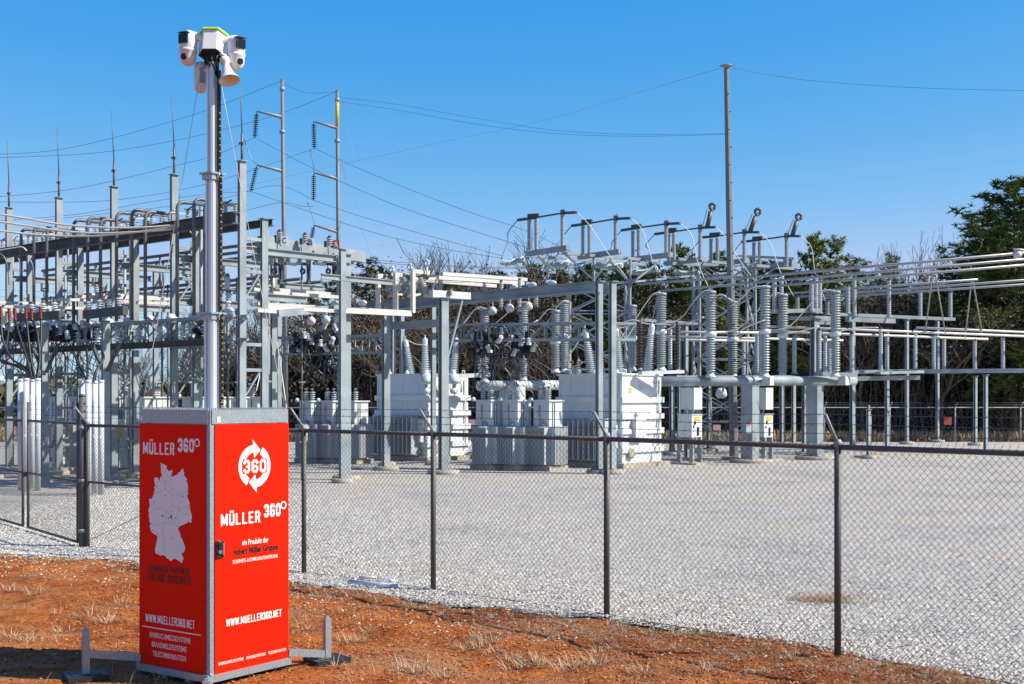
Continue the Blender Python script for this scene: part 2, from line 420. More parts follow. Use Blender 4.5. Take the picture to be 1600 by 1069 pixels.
for px, py, k in [(545, 1003, 1.1), (565, 1000, .9), (640, 1047, 1.2), (655, 1050, .9), (742, 1012, 1.1), (760, 1008, 1), (775, 1020, .9), (800, 1030, .8), (815, 1042, 1.4), (835, 1040, 1.3), (850, 1035, 1.1), (890, 1048, 1.3), (915, 1044, 1.3), (935, 1040, 1.1), (1010, 1060, 1.2), (140, 965, 1.2), (170, 972, 1.1), (20, 1000, 1.3), (45, 1005, 1.1), (100, 985, .9), (15, 925, 1), (60, 935, 1), (190, 945, 1), (480, 985, .9), (500, 940, .8), (1310, 940, .8), (1290, 938, .8), (1100, 1055, 1), (260, 1060, 1), (700, 1062, 1)]:
    tufts.append((G(px, py), k))
for i in range(70):
    x = -6 + 12 * random.random(); y = edge_y(x) - 0.1 - 5 * random.random() ** 1.4
    tufts.append((Vector((x, y, 0)), 0.25 + 0.4 * random.random()))
for i in range(150):
    x = -9 + 14 * random.random(); tufts.append((Vector((x, edge_y(x) - 0.15 - 0.55 * random.random(), 0)), 0.2 + 0.25 * random.random()))
for p, k in tufts:
    for j in range(int(55 * k) + 6):
        a = random.random() * 6.28; r_ = 0.13 * k * random.random() ** .6
        x, y = p.x + r_ * math.cos(a), p.y + r_ * math.sin(a)
        it.append((x, y, dirt_z(x, y) * .8, a + random.gauss(0, .5), random.uniform(.6, 1.5), random.uniform(.06, .2) * (0.5 + 0.6 * k), random.uniform(.0015, .004)))
for i in range(15000):
    x = -7 + 13.5 * random.random(); y = 9.6 + (edge_y(x) - 9.6) * random.random()
    if fnoise(x, y, 1.6, 8) < 0.25 - max(0, 1.6 - (edge_y(x) - y)) and random.random() < .85: continue
    it.append((x, y, dirt_z(x, y) + 0.004, random.random() * 6.28, random.uniform(1.38, 1.56), random.uniform(.05, .28), random.uniform(.0012, .003)))
for i in range(400):   # tall loose stalks
    x = -6 + 11 * random.random(); y = 10 + (edge_y(x) - 10) * random.random()
    it.append((x, y, dirt_z(x, y), random.random() * 6.28, random.uniform(.3, 1.3), random.uniform(.15, .4), .0015))
for i in range(75):
    p = G(random.gauss(1292, 30), random.gauss(941, 3.2))
    for j in range(16): it.append((p.x + random.gauss(0, .05), p.y + random.gauss(0, .06), .035, random.random() * 6.28, random.uniform(1.1, 1.5), random.uniform(.08, .25), .0025))
blades("dry_grass", "straw coloured dead grass in tufts and litter on the red dirt", it, STRAW)
it = []
for i in range(9000):
    x = -7 + 13.5 * random.random(); y = 9.6 + (edge_y(x) - 9.6) * random.random() ** .7
    it.append((x, y, dirt_z(x, y) + 0.003, random.random() * 6.28, random.uniform(1.3, 1.56), random.uniform(.03, .16), random.uniform(.0015, .005)))
blades("dark_litter", "dark brown dead leaves and broken stems scattered over the red dirt", it, stone_mat("dark_litter_brown", (0.03, 0.02, 0.012), (0.09, 0.05, 0.028), (0.18, 0.11, 0.06)))
it = []
for i in range(160):
    x = -8 + 12 * random.random(); y = edge_y(x) - 0.5 * random.random()
    for j in range(4): it.append((x + random.gauss(0, .03), y + random.gauss(0, .03), .02, random.random() * 6.28, random.uniform(.7, 1.4), random.uniform(.03, .08), .003))
blades("green_weeds", "tiny green weeds sprouting along the gravel edge", it, stone_mat("weed_green", (0.05, 0.08, 0.02), (0.12, 0.16, 0.05), (0.2, 0.24, 0.08)))

# ================================================================ CAMERA TOWER
NC = Vector((-2.69, 11.40, 0)); ws, wc = 0.558, 0.784
CW = math.hypot(ws, wc)
LD = Vector((-wc, ws, 0)) / CW; RD = Vector((ws, wc, 0)) / CW      # along left face, along right face
BOT = EYE - (1063 - HOR) / FPX * 11.4; TOP = EYE - (641 - HOR) / FPX * 11.4
CTR = NC + (LD + RD) * (CW / 2)
RED = mat("red_powder_coat", (1.0, 0.016, 0.003), 0.5, 0, 0.05, 1.0, spec=0.06)
LETW = mat("white_lettering", (0.98, 0.95, 0.90), 0.5, 0, 0.02)
LETB = mat("black_lettering", (0.012, 0.004, 0.004), 0.5, 0, 0.02)
MAPG = mat("pale_grey_print", (1.0, 0.96, 0.86), 0.5, 0, 0.03)
CAMW = mat("white_camera_plastic", (0.78, 0.78, 0.77), 0.35, 0, 0.02)
LIME = mat("lime_cap", (0.45, 0.85, 0.03), 0.4, 0, 0.03)
GLS = mat("dark_lens_glass", (0.012, 0.012, 0.015), 0.1, 0, 0.1)
MASTM = mat("bright_mast_aluminium", (0.72, 0.74, 0.75), 0.32, 0.4, 0.06, 2.0)
tower = thing("surveillance_tower", "red and galvanised surveillance cabinet with a tall telescopic camera mast, standing on the red dirt", "camera tower", (CTR.x, CTR.y, 0))
AX = (LD, RD, Z)
H = TOP - BOT
def cpt(a, b, z): return NC + LD * a + RD * b + Z * z
# inner carcass
m = MB(); m.box(cpt(CW / 2, CW / 2, BOT + H / 2 - .02), (CW - .06, CW - .06, H - .08), AX)
P(m, "cabinet_body", GALV2, tower)
# corner angle posts
for a, b, sa, sb in ((0, 0, 1, 1), (CW, 0, -1, 1), (0, CW, 1, -1), (CW, CW, -1, -1)):
    m = MB(); w = .075
    m.box(cpt(a + sa * w / 2, b + sb * .004, BOT + H / 2), (w, .008, H), AX)
    m.box(cpt(a + sa * .004, b + sb * (w / 2 + .004), BOT + H / 2), (.008, w - .008, H), AX)
    for i in range(24): 
        z = BOT + .08 + i * (H - .16) / 23
        m.box(cpt(a + sa * w * .55, b - sb * .002, z), (.012, .006, .022), AX)
    P(m, "corner_post", GALV2, tower)
# panels
PT = EYE - (664 - HOR) / FPX * 11.4; PB = BOT + .045
Lp0, Lp1 = .052, CW - .004
lp = MB(); lp.box(cpt((Lp0 + Lp1) / 2, -.006, (PT + PB) / 2), (Lp1 - Lp0, .012, PT - PB), AX)
left_panel = P(lp, "side_panel", RED, tower); tag(left_panel, "red side panel with a pale map and white lettering")
rp = MB(); rp.box(cpt(-.006, (Lp0 + Lp1) / 2, (PT + PB) / 2), (.012, Lp1 - Lp0, PT - PB), AX)
right_panel = P(rp, "door", RED, tower); tag(right_panel, "red door with the round arrow emblem, lettering and latch")
for bx in (0, 1):
    m = MB()
    if bx: m.box(cpt(CW / 2, CW + .006, (PT + PB) / 2), (CW - .12, .012, PT - PB), AX)
    else: m.box(cpt(CW + .006, CW / 2, (PT + PB) / 2), (.012, CW - .12, PT - PB), AX)
    P(m, "side_panel", RED, tower)
# top band and its toothed strip
m = MB()
bt = (TOP + PT) / 2 + .004; bh = TOP - PT - .006
m.box(cpt(CW / 2, -.004, bt), (CW - .03, .012, bh), AX); m.box(cpt(-.004, CW / 2, bt), (.012, CW - .03, bh), AX)
m.box(cpt(CW / 2, CW + .004, bt), (CW - .03, .012, bh), AX); m.box(cpt(CW + .004, CW / 2, bt), (.012, CW - .03, bh), AX)
m.box(cpt(CW / 2, CW / 2, TOP - .02), (CW - .02, CW - .02, .012), AX)
P(m, "top_band", GALV2, tower)
m = MB()
for i in range(44):
    t = .03 + i * (CW - .06) / 43
    for pp in (cpt(t, .004, TOP + .010), cpt(.004, t, TOP + .010)):
        m.lathe(pp, Z, [(.007, -.012), (.006, .008), (.001, .012)], 5, False)
P(m, "spike_strip", GALV2, tower)
for pp, ax_ in ((cpt(-.012, .09, PT + .045), 1), (cpt(CW - .04, -.012, PT + .045), 0)):
    m = MB(); m.box(pp, (.006, .035, .05) if ax_ else (.03, .006, .05), AX); m.box(pp - Z * .01 - (LD if ax_ else RD) * .004, (.004, .01, .02) if ax_ else (.01, .004, .02), AX)
    P(m, "hook_plate", LETW, tower)
# bottom frame
m = MB(); fz = BOT + .012
for s_, e_ in ((cpt(-.012, -.012, fz), cpt(CW + .012, -.012, fz)), (cpt(-.012, -.012, fz), cpt(-.012, CW + .012, fz)), (cpt(CW + .012, -.012, fz), cpt(CW + .012, CW + .012, fz)), (cpt(-.012, CW + .012, fz), cpt(CW + .012, CW + .012, fz))):
    m.bar(s_, e_, .045, .062)
for a in (.3, .62):
    m.bar(cpt(a, 0, BOT - .045), cpt(a, CW, BOT - .045), .07, .05)
m.bar(cpt(.1, .25, BOT - .045), cpt(CW - .1, .25, BOT - .045), .06, .045)
P(m, "base_frame", GALV2, tower)
m = MB(); m.box(cpt(.46, .33, BOT - .05), (.3, .16, .04), AX)
P(m, "battery_tray", mat("blue_grey_tray", (.25, .33, .4), .4, .3), tower)
# outriggers
def outrigger(p0, p1, ztop, zarm0, zarm1):
    r_ = MB(); d_ = (p1 - p0).normalized(); a0 = p0 + Z * zarm0; a1 = p1 + Z * zarm1
    r_.bar(a0, a1 - d_ * .03, .05, .068)
    o = P(r_, "outrigger_arm", GALV2, tower)
    pm = MB(); pm.box(p1 + Z * (ztop + .04) / 2, (.062, .062, ztop - .04), (d_, d_.cross(Z), Z)); pm.box(p1 + Z * (ztop + .012), (.03, .03, .02), (d_, d_.cross(Z), Z)); pm.lathe(p1 + Z * .03, Z, [(.05, 0), (.05, .012), (.028, .02), (.028, .05)], 10)
    SP(pm, "jack_leg", GALV2, o, tower)
    f_ = MB(); f_.box(p1 + Z * .030 , (.36, .30, .05), (d_, d_.cross(Z), Z)); f_.box(p1 + Z * .056, (.26, .2, .01), (d_, d_.cross(Z), Z))
    SP(f_, "rubber_foot", BLACK, o, tower)
pr_ = G(511, 1036); pl_ = G(134, 1062); 
outrigger(cpt(0, CW, 0), pr_, EYE - (966 - HOR) / FPX * pr_.y, BOT + .09, EYE - (1021 - HOR) / FPX * pr_.y)
outrigger(cpt(CW, 0, 0), pl_, EYE - (984 - HOR) / FPX * pl_.y, BOT + .09, EYE - (1022 - HOR) / FPX * pl_.y)
pn_ = NC - (LD + RD) * .33; outrigger(cpt(.02, .02, 0), pn_, .16, BOT + .0, .07)
pb_ = cpt(CW, CW, 0) + (LD + RD) * .33; outrigger(cpt(CW, CW, 0), pb_, .36, BOT, .16)
# latch
m = MB(); lz = EYE - (858 - HOR) / FPX * 11.5
m.box(cpt(-.018, .10, lz), (.02, .085, .15), AX); m.box(cpt(-.03, .085, lz + .03), (.02, .03, .05), AX)
lat = SP(m, "latch", mat("black_latch", (.03, .03, .032), .3, .3), right_panel, tower)
m = MB(); m.bar(cpt(-.038, .12, lz - .05), cpt(-.038, .12, lz + .06), .018, .014); m.bar(cpt(-.032, .065, lz + .085), cpt(-.03, .10, lz + .06), .012, .012); m.lathe(cpt(-.03, .085, lz - .02), -LD, [(.02, 0), (.02, .014)], 10)
SP(m, "latch_handle", mat("bright_latch_metal", (.5, .5, .5), .25, .9), right_panel, tower)

# ---- lettering
def text_mesh(body, bold=0.02):
    cu = bpy.data.curves.new("t", 'FONT'); cu.body = body; cu.size = 1; cu.offset = bold; cu.resolution_u = 3
    o = bpy.data.objects.new("t", cu); COL.objects.link(o)
    bpy.context.view_layer.update()
    me = bpy.data.meshes.new_from_object(o.evaluated_get(bpy.context.evaluated_depsgraph_get()))
    vs = [v.co.copy() for v in me.vertices]; fs = [tuple(p.vertices) for p in me.polygons]
    bpy.data.objects.remove(o); bpy.data.curves.remove(cu); bpy.data.meshes.remove(me)
    x0 = min(v.x for v in vs); x1 = max(v.x for v in vs); y0 = min(v.y for v in vs); y1 = max(v.y for v in vs)
    return [((v.x - x0) / (x1 - x0), (v.y - y0) / (y1 - y0)) for v in vs], fs
GL = {"A": ["00 5a a0", "23 83"], "B": ["00 0a 7a a8 a6 75 05", "75 a4 a1 70 00"], "C": ["a7 a8 7a 3a 08 02 30 70 a2 a3"], "D": ["00 0a 6a a8 a2 60 00"], "E": ["aa 0a 00 a0", "05 85"], "F": ["aa 0a 00", "05 85"],
      "G": ["a7 a8 7a 3a 08 02 30 70 a2 a4 54"], "H": ["00 0a", "a0 aa", "05 a5"], "I": ["50 5a"], "K": ["00 0a", "aa 04", "36 a0"], "L": ["0a 00 a0"], "M": ["00 0a 52 aa a0"], "N": ["00 0a a0 aa"],
      "O": ["30 02 08 3a 7a a8 a2 70 30"], "P": ["00 0a 7a a8 a6 74 04"], "R": ["00 0a 7a a8 a6 75 05", "65 a0"], "S": ["a7 a8 7a 3a 08 07 a3 a2 70 30 02 03"], "T": ["0a aa", "50 5a"], "U": ["0a 02 30 70 a2 aa"],
      "\u00dc": ["0a 02 30 70 a2 aa", "2c 2d", "8c 8d"], "W": ["0a 20 59 80 aa"], "Y": ["0a 54 aa", "54 50"], ".": ["50 51"], "-": ["24 84"], "&": ["a0 18 3a 68 05 02 30 60 a4"], "3": ["08 3a 7a a8 a6 75 45", "75 a4 a2 70 30 02"], "6": ["a8 7a 3a 08 02 30 70 a2 a4 75 35 04"], "0": ["30 02 08 3a 7a a8 a2 70 30"]}
GW = {"I": .25, ".": .25, " ": .5, "W": 1.5, "M": 1.3, "-": .7, "T": .95}
def gq(c): return int(c, 16) / 10.0
class Face:
    "face coordinates: s = metres from its left edge, h = metres down from the top of the red"
    def __init__(s, side): s.side = side; s.PW = Lp1 - Lp0; s.PH = PT - PB
    def pt(s, fx, fy, out=.0135):
        a = fx * s.PW; z = PT - fy * s.PH
        if s.side == 'L': return cpt(Lp1 - a, -out, z)
        return cpt(-out, Lp0 + a, z)
    def text(s, body, x0, x1, y0, y1, m, name="lettering", bold=.004):
        if body.upper() == body and (y1 - y0) * s.PH > .06: return s.cond(body, x0, x1, y0, y1, m, name)
        vs, fs = text_mesh(body, bold); mb = MB()
        mb.add([s.pt(x0 + (x1 - x0) * u_, y1 + (y0 - y1) * v_) for u_, v_ in vs], fs)
        return SP(mb, name, m, left_panel if s.side == 'L' else right_panel, tower)
    def cond(s, body, x0, x1, y0, y1, m, name, th=.18):
        "bold condensed capitals drawn as joined strokes"
        Wm = (x1 - x0) * s.PW; Hm = (y1 - y0) * s.PH; th_ = th * Hm; mb = MB()
        if "\u00dc" in body and len(body) < 9: Hm *= .84; th_ = th * Hm
        gap = .26; tot = sum(GW.get(c, 1) for c in body) + gap * (len(body) - 1); cw = Wm / tot; tx = min(th_, cw * .30); ty = min(th_ * .8, tx * 1.15); x = 0; k = 0
        for c in body:
            w = GW.get(c, 1) * cw; iw = max(w - tx, 0)
            for st in GL.get(c, []):
                pts = [((x + tx / 2 + gq(p[0]) * iw), (ty / 2 + gq(p[1]) * (Hm - ty))) for p in st.split()]
                for a, b in zip(pts, pts[1:]):
                    dx, dy = b[0] - a[0], b[1] - a[1]; L = math.hypot(dx, dy) or 1e-6; dx /= L; dy /= L
                    hx = tx / 2 * abs(dy) + ty / 2 * abs(dx); nx_, ny_ = -dy * hx, dx * hx; e = hx * .55
                    q4 = [(a[0] - dx * e + nx_, a[1] - dy * e + ny_), (a[0] - dx * e - nx_, a[1] - dy * e - ny_), (b[0] + dx * e - nx_, b[1] + dy * e - ny_), (b[0] + dx * e + nx_, b[1] + dy * e + ny_)]
                    out = .0135 + .00004 * (k % 14); k += 1
                    mb.add([s.pt(x0 + u_ / s.PW, y1 - v_ / s.PH, out) for u_, v_ in q4], [(0, 1, 2, 3)])
            x += w + gap * cw
        return SP(mb, name, m, left_panel if s.side == 'L' else right_panel, tower)
    def poly(s, pts, m, name, out=.0135):
        mb = MB(); mb.add([s.pt(x, y, out) for x, y in pts], [tuple(range(len(pts)))])
        return SP(mb, name, m, left_panel if s.side == 'L' else right_panel, tower)
    def ring(s, cx, cy, r0, r1, a0, a1, m, name, mb=None, n=40, out=.0135):
        own = mb is None; mb = mb or MB(); ay = s.PW / s.PH
        pts = []
        for i in range(n + 1):
            a = a0 + (a1 - a0) * i / n
            pts.append(s.pt(cx + r0 * math.cos(a), cy + r0 * math.sin(a) * ay, out)); pts.append(s.pt(cx + r1 * math.cos(a), cy + r1 * math.sin(a) * ay, out))
        mb.add(pts, [(2 * i, 2 * i + 1, 2 * i + 3, 2 * i + 2) for i in range(n)])
        if own: return SP(mb, name, m, left_panel if s.side == 'L' else right_panel, tower)
L_ = Face('L'); R_ = Face('R')
L_.text("MÜLLER", .06, .545, .066, .127, LETW); L_.text("360", .60, .84, .057, .112, LETW); L_.ring(.885, .073, .028, .042, 0, 6.283, LETW, "degree_ring")
DE = [(252,469),(262,478),(275,482),(288,484),(302,492),(305,505),(303,516),(312,520),(318,528),(330,530),(338,521),(346,519),(350,530),(343,545),(338,565),(352,570),(365,560),(378,558),(392,545),(397,533),(412,530),(418,512),(430,508),(434,525),(440,545),(434,556),(448,562),(452,572),(460,578),(456,596),(464,612),(468,640),(465,668),(470,684),(460,692),(464,712),(470,725),(480,745),(478,760),(484,775),(482,795),(490,815),(495,835),(497,850),(492,868),(495,885),(482,890),(475,880),(462,892),(445,900),(430,908),(412,915),(400,925),(392,938),(400,955),(408,975),(410,992),(425,1012),(432,1030),(440,1050),(448,1068),(443,1082),(438,1100),(424,1108),(418,1120),(430,1135),(433,1150),(425,1165),(424,1180),(410,1178),(400,1168),(385,1162),(370,1155),(352,1160),(345,1172),(332,1175),(322,1166),(318,1158),(305,1162),(298,1150),(282,1140),(268,1138),(255,1145),(240,1138),(222,1135),(216,1128),(212,1105),(220,1080),(222,1055),(228,1035),(232,1012),(222,1000),(205,992),(190,985),(180,972),(175,955),(172,935),(178,920),(170,905),(168,885),(163,868),(165,845),(160,828),(163,810),(172,795),(170,775),(166,755),(168,738),(180,738),(190,735),(195,718),(205,705),(203,690),(210,672),(206,655),(215,640),(210,620),(205,600),(208,585),(225,580),(240,585),(242,600),(250,600),(252,580),(262,572),(268,560),(262,545),(258,530),(262,515),(256,500),(262,490)]
def de(p):
    x, y = p; fx = .145 + (x - 160) / 337 * .665; fy = .158 + (y - 469) / 711 * .405; return fx, fy
dm = MB()
from mathutils.geometry import tessellate_polygon
pts2 = [de(p) for p in DE]
tri = tessellate_polygon([[Vector((x, y, 0)) for x, y in pts2]])
dm.add([L_.pt(x, y) for x, y in pts2], [tuple(t) for t in tri])
SP(dm, "country_map", MAPG, left_panel, tower)
dots = MB()
for x, y, r_ in [(225, 646, 5), (430, 705, 5), (295, 708, 4), (203, 763, 4), (350, 655, 4), (272, 855, 7), (338, 858, 10), (400, 806, 5), (376, 862, 6), (316, 868, 6), (340, 818, 4), (453, 832, 4), (195, 965, 4), (232, 992, 4), (347, 1008, 5)]:
    fx, fy = de((x, y)); L_.ring(fx, fy, 0, r_ / 337 * .665 * .8, 0, 6.283, None, "", dots, 8, .0145)
SP(dots, "map_dots", mat("map_dot_red", (.35, .02, .03), .5), left_panel, tower)
bl = MB()
for seg in [[(262,572),(300,600),(345,590),(338,565)],[(300,600),(290,660),(240,690),(203,690)],[(290,660),(350,700),(420,690),(465,668)],[(350,700),(340,780),(300,820),(230,800),(165,845)],[(340,780),(420,790),(484,775)],[(300,820),(290,900),(235,930),(178,920)],[(290,900),(360,910),(400,925)],[(290,900),(275,990),(232,1012)],[(275,990),(285,1070),(298,1150)],[(360,910),(350,850),(300,820)]]:
    for a, b in zip(seg, seg[1:]):
        A = L_.pt(*de(a), .0142); B = L_.pt(*de(b), .0142); bl.bar(A, B, .0028, .0008, LD.cross(Z))
SP(bl, "state_borders", mat("faint_grey_line", (.56, .56, .56), .5), left_panel, tower)
L_.text("STARKER PARTNER", .155, .76, .583, .612, LETB, bold=.03); L_.text("FÜR IHRE SICHERHEIT", .12, .80, .618, .652, LETB, bold=.03)
L_.text("WWW.MUELLER360.NET", .10, .85, .79, .824, LETW); L_.poly([(.05, .843), (.94, .843), (.94, .847), (.05, .847)], LETW, "rule_line")
L_.text("EINBRUCHMELDESYSTEME", .165, .79, .864, .886, LETW); L_.text("BRANDMELDESYSTEME", .20, .73, .902, .924, LETW); L_.text("TELECOMMUNIKATION", .215, .72, .94, .962, LETW)
# emblem: two arc arrows round 360
q = MB(); ay = R_.PW / R_.PH; cx, cy = .52, .175; Ro, Ri = .218, .14; 
R_.ring(cx, cy, Ri, Ro, R(-60), R(86), None, "", q); R_.ring(cx, cy, Ri, Ro, R(120), R(266), None, "", q)
def tri_(ang, dirn):
    r_ = (Ri + Ro) / 2; t = dirn; res = []
    for rr, da in ((Ri - .055, 0), (Ro + .055, 0), (r_, 32 * t)):
        a = R(ang + da); res.append(R_.pt(cx + rr * math.cos(a), cy + rr * math.sin(a) * ay, .0142))
    q.add(res, [(0, 1, 2)])
tri_(264, 1); tri_(84, 1)
SP(q, "arrow_emblem", LETW, right_panel, tower)
R_.poly([(cx - .155, .144), (cx + .155, .144), (cx + .172, .154), (cx + .172, .196), (cx + .155, .206), (cx - .155, .206), (cx - .172, .196), (cx - .172, .154)], RED, "emblem_ground", .0150)
R_.text("360", cx - .156, cx + .156, .148, .202, LETW, "lettering", .02).location = -LD * .003
R_.text("MÜLLER", .07, .595, .352, .41, LETW, bold=.006); R_.text("360", .65, .88, .338, .392, LETW, bold=.006); R_.ring(.925, .348, .028, .042, 0, 6.283, LETW, "degree_ring")
R_.text("ein Produkt der", .35, .71, .474, .497, LETW, bold=0.01); R_.text("Hubert Müller Gruppe", .225, .845, .505, .543, LETB, bold=0.045)
R_.text("SICHERHEITS- & KOMMUNIKATIONSTECHNIK", .225, .845, .552, .567, LETW)
R_.text("WWW.MUELLER360.NET", .14, .895, .787, .818, LETW)
R_.text("EINBRUCHMELDESYSTEME", .04, .37, .956, .968, LETW); R_.text("BRANDMELDESYSTEME", .41, .67, .956, .968, LETW); R_.text("TELECOMMUNIKATION", .71, .96, .956, .968, LETW)

# ---- mast
MX = CTR - (LD + RD) * .08; MD = MX.y
def mz(y): return EYE - (y - HOR) / FPX * MD
mxo = W(332, 400, MD).x - MX.x
MX = Vector((MX.x + mxo, MX.y, 0))
def section(w, z0, z1, name):
    m = MB(); h = w / 2; k = w * .14
    pr = [(-h, -h + k), (-h + k, -h), (-k, -h), (-k, -h + k * .7), (k, -h + k * .7), (k, -h), (h - k, -h), (h, -h + k), (h, -k), (h - k * .7, -k), (h - k * .7, k), (h, k), (h, h - k), (h - k, h), (-h + k, h), (-h, h - k), (-h, k), (-h + k * .7, k), (-h + k * .7, -k), (-h, -k)]
    m.prism(MX + Z * z0, MX + Z * z1, pr, LD, RD); return P(m, name, MASTM, tower)
section(.125, TOP - .3, mz(492), "mast_section"); section(.105, mz(492), mz(272), "mast_section"); section(.083, mz(272), mz(98), "mast_section")
for y, w in ((490, .19), (272, .17)):
    m = MB(); m.box(MX + Z * mz(y), (w, w, .018), AX); m.box(MX + Z * (mz(y) - .035), (w * .8, w * .8, .05), AX)
    for sx in (-1, 1): m.tube([MX + (LD * sx * w * .55) + Z * mz(y), MX + (LD * sx * w * .4) - Z * .07 + Z * mz(y)], .007, 5)
    P(m, "mast_collar", GALV2, tower)
m = MB(); cc = MX + Vector((.083, -.01, 0)); z0, z1 = TOP - .1, mz(108); n_ = 110
for i in range(n_):
    z = z0 + (z1 - z0) * i / n_; off = .012 if z < mz(492) else (.0 if z < mz(272) else -.012)
    m.box(cc + Vector((off - .004, 0, z)), (.026, .034, (z1 - z0) / n_ * .86))
ch = P(m, "cable_chain", BLACK, tower)
m = MB()
for i in range(0, n_, 2):
    z = z0 + (z1 - z0) * i / n_
    if z > mz(175): continue
    off = .012 if z < mz(492) else (.0 if z < mz(272) else -.012)
    m.box(cc + Vector((off + .004, -.0175, z)), (.012, .004, .014))
SP(m, "yellow_marks", mat("yellow_marks", (.8, .65, .05), .5), ch, tower)
# head: hexagonal housing
HUP = Vector((0, .30, .95)).normalized(); HZ0, HZ1 = mz(86), mz(50); HX = MX + Vector((W(331, 70, MD).x - MX.x, 0, 0))
m = MB(); m.lathe(HX + Z * HZ0, HUP, [(.125, 0), (.125, HZ1 - HZ0 - .01)], 6, False); hd = P(m, "mast_head", CAMW, tower)
m = MB(); m.lathe(HX + Z * HZ0 + HUP * (HZ1 - HZ0 - .012), HUP, [(.145, 0), (.142, .018), (.12, .025)], 6, False); SP(m, "lime_rim", LIME, hd, tower)
m = MB(); m.lathe(HX + Z * HZ0 - HUP * .012, HUP, [(.12, 0), (.128, .006), (.12, .012)], 6, False)
for i in range(9): 
    a = i * .7; m.tube([HX + Vector((.08 * math.cos(a), .08 * math.sin(a), HZ0)), HX + Vector((.06 * math.cos(a), .06 * math.sin(a), HZ0 - .08)), MX + Vector((.055, 0, HZ0 - .22))], .008, 5)
SP(m, "cable_bundle", BLACK, hd, tower)
def ptz(px, ptop, ybody, ydome, armx, army, face, dep=0.0):
    d_ = MD + dep; c = W(px, ybody, d_); k = d_ / FPX
    arm = MB(); a0 = HX + Z * (W(0, army, MD).z); a1 = W(px, ptop + 4, d_)
    arm.tube(spline([a0 + (a1 - a0) * .25, a0 + (a1 - a0) * .6 + Z * .01, a1 + Z * .005, a1 - Z * .04], 5), .036, 10)
    r_ = P(arm, "camera_arm", CAMW, tower)
    b = MB(); zt = W(px, ptop, d_).z; zb = W(px, ydome, d_).z
    b.lathe(Vector((c.x, d_, zb)), Z, [(.075, 0), (.083, .02), (.083, zt - zb - .05), (.066, zt - zb - .015), (.035, zt - zb)], 20)
    SP(b, "camera_body", CAMW, r_, tower)
    dm_ = MB(); dm_.lathe(Vector((c.x, d_, zb)), -Z, [(.086, -.01), (.086, .012), (.079, .02), (.077, .075), (.06, .115), (.035, .14), (.004, .148)], 20)
    SP(dm_, "camera_dome", CAMW, r_, tower)
    f_ = MB(); fv = Vector((face, -1, 0)).normalized(); sv = fv.cross(Z)
    f_.box(Vector((c.x, d_, (zt + zb) / 2 + .005)) + fv * .068, (.05, .09, .085), (fv, sv, Z)); f_.box(Vector((c.x, d_, (zt + zb) / 2 + .062)) + fv * .058, (.07, .098, .012), (fv, sv, Z))
    SP(f_, "camera_window", GLS, r_, tower)
    l_ = MB(); lf = (fv - Z * .25).normalized(); l_.lathe(Vector((c.x, d_, zb - .055)) + lf * .064, lf, [(.03, 0), (.03, .016), (.02, .017)], 14); SP(l_, "camera_lens", GLS, r_, tower)
ptz(294, 50, 68, 79, 315, 68, -.35); ptz(369, 58, 75, 86, 345, 70, .95, .05)
# rear dome camera and horn speaker
m = MB(); c = W(314, 125, MD + .1); m.tube([MX + Z * (mz(112)), c + Z * .1], .03, 8); 
m.lathe(c - Z * .13, Z, [(.004, 0), (.04, .012), (.062, .05), (.066, .12), (.066, .25), (.05, .29), (.02, .3)], 18)
cb = P(m, "camera_body", CAMW, tower); m = MB(); m.box(c + Vector((.03, -.05, .03)), (.05, .04, .14)); SP(m, "camera_window", mat("grey_camera_window", (.3, .3, .3), .3), cb, tower)
m = MB(); c = W(352, 98, MD - .05); ax_ = (Vector((.28, -.30, -1))).normalized()
m.lathe(c, ax_, [(.03, -.05), (.045, -.045), (.048, 0), (.03, .01), (.04, .06), (.06, .13), (.098, .19), (.1, .195), (.09, .19), (.05, .12), (.02, .08)], 20)
m.tube([c, c + Z * .06, HX + Z * (HZ0 + .05)], .018, 8)
P(m, "loudspeaker", CAMW, tower)
# guy wires
gw = [(W(312, 120, MD), W(221, 640, 11.96)), (W(343, 118, MD), W(447, 645, 12.18))]
for a, b in gw:
    m = MB(); m.tube(sag(a, b, .05, 8), .0035, 5); P(m, "guy_wire", WIREL, tower)
m = MB(); b = gw[0][1]
for i in range(3): m.tube([b + Vector((.0, 0, .02 + i * .03)), b + Vector((.012, 0, .035 + i * .03)), b + Vector((0, 0, .05 + i * .03)), b + Vector((-.012, 0, .035 + i * .03)), b + Vector((0, 0, .02 + i * .03))], .003, 4)
P(m, "shackle", GALV, tower)

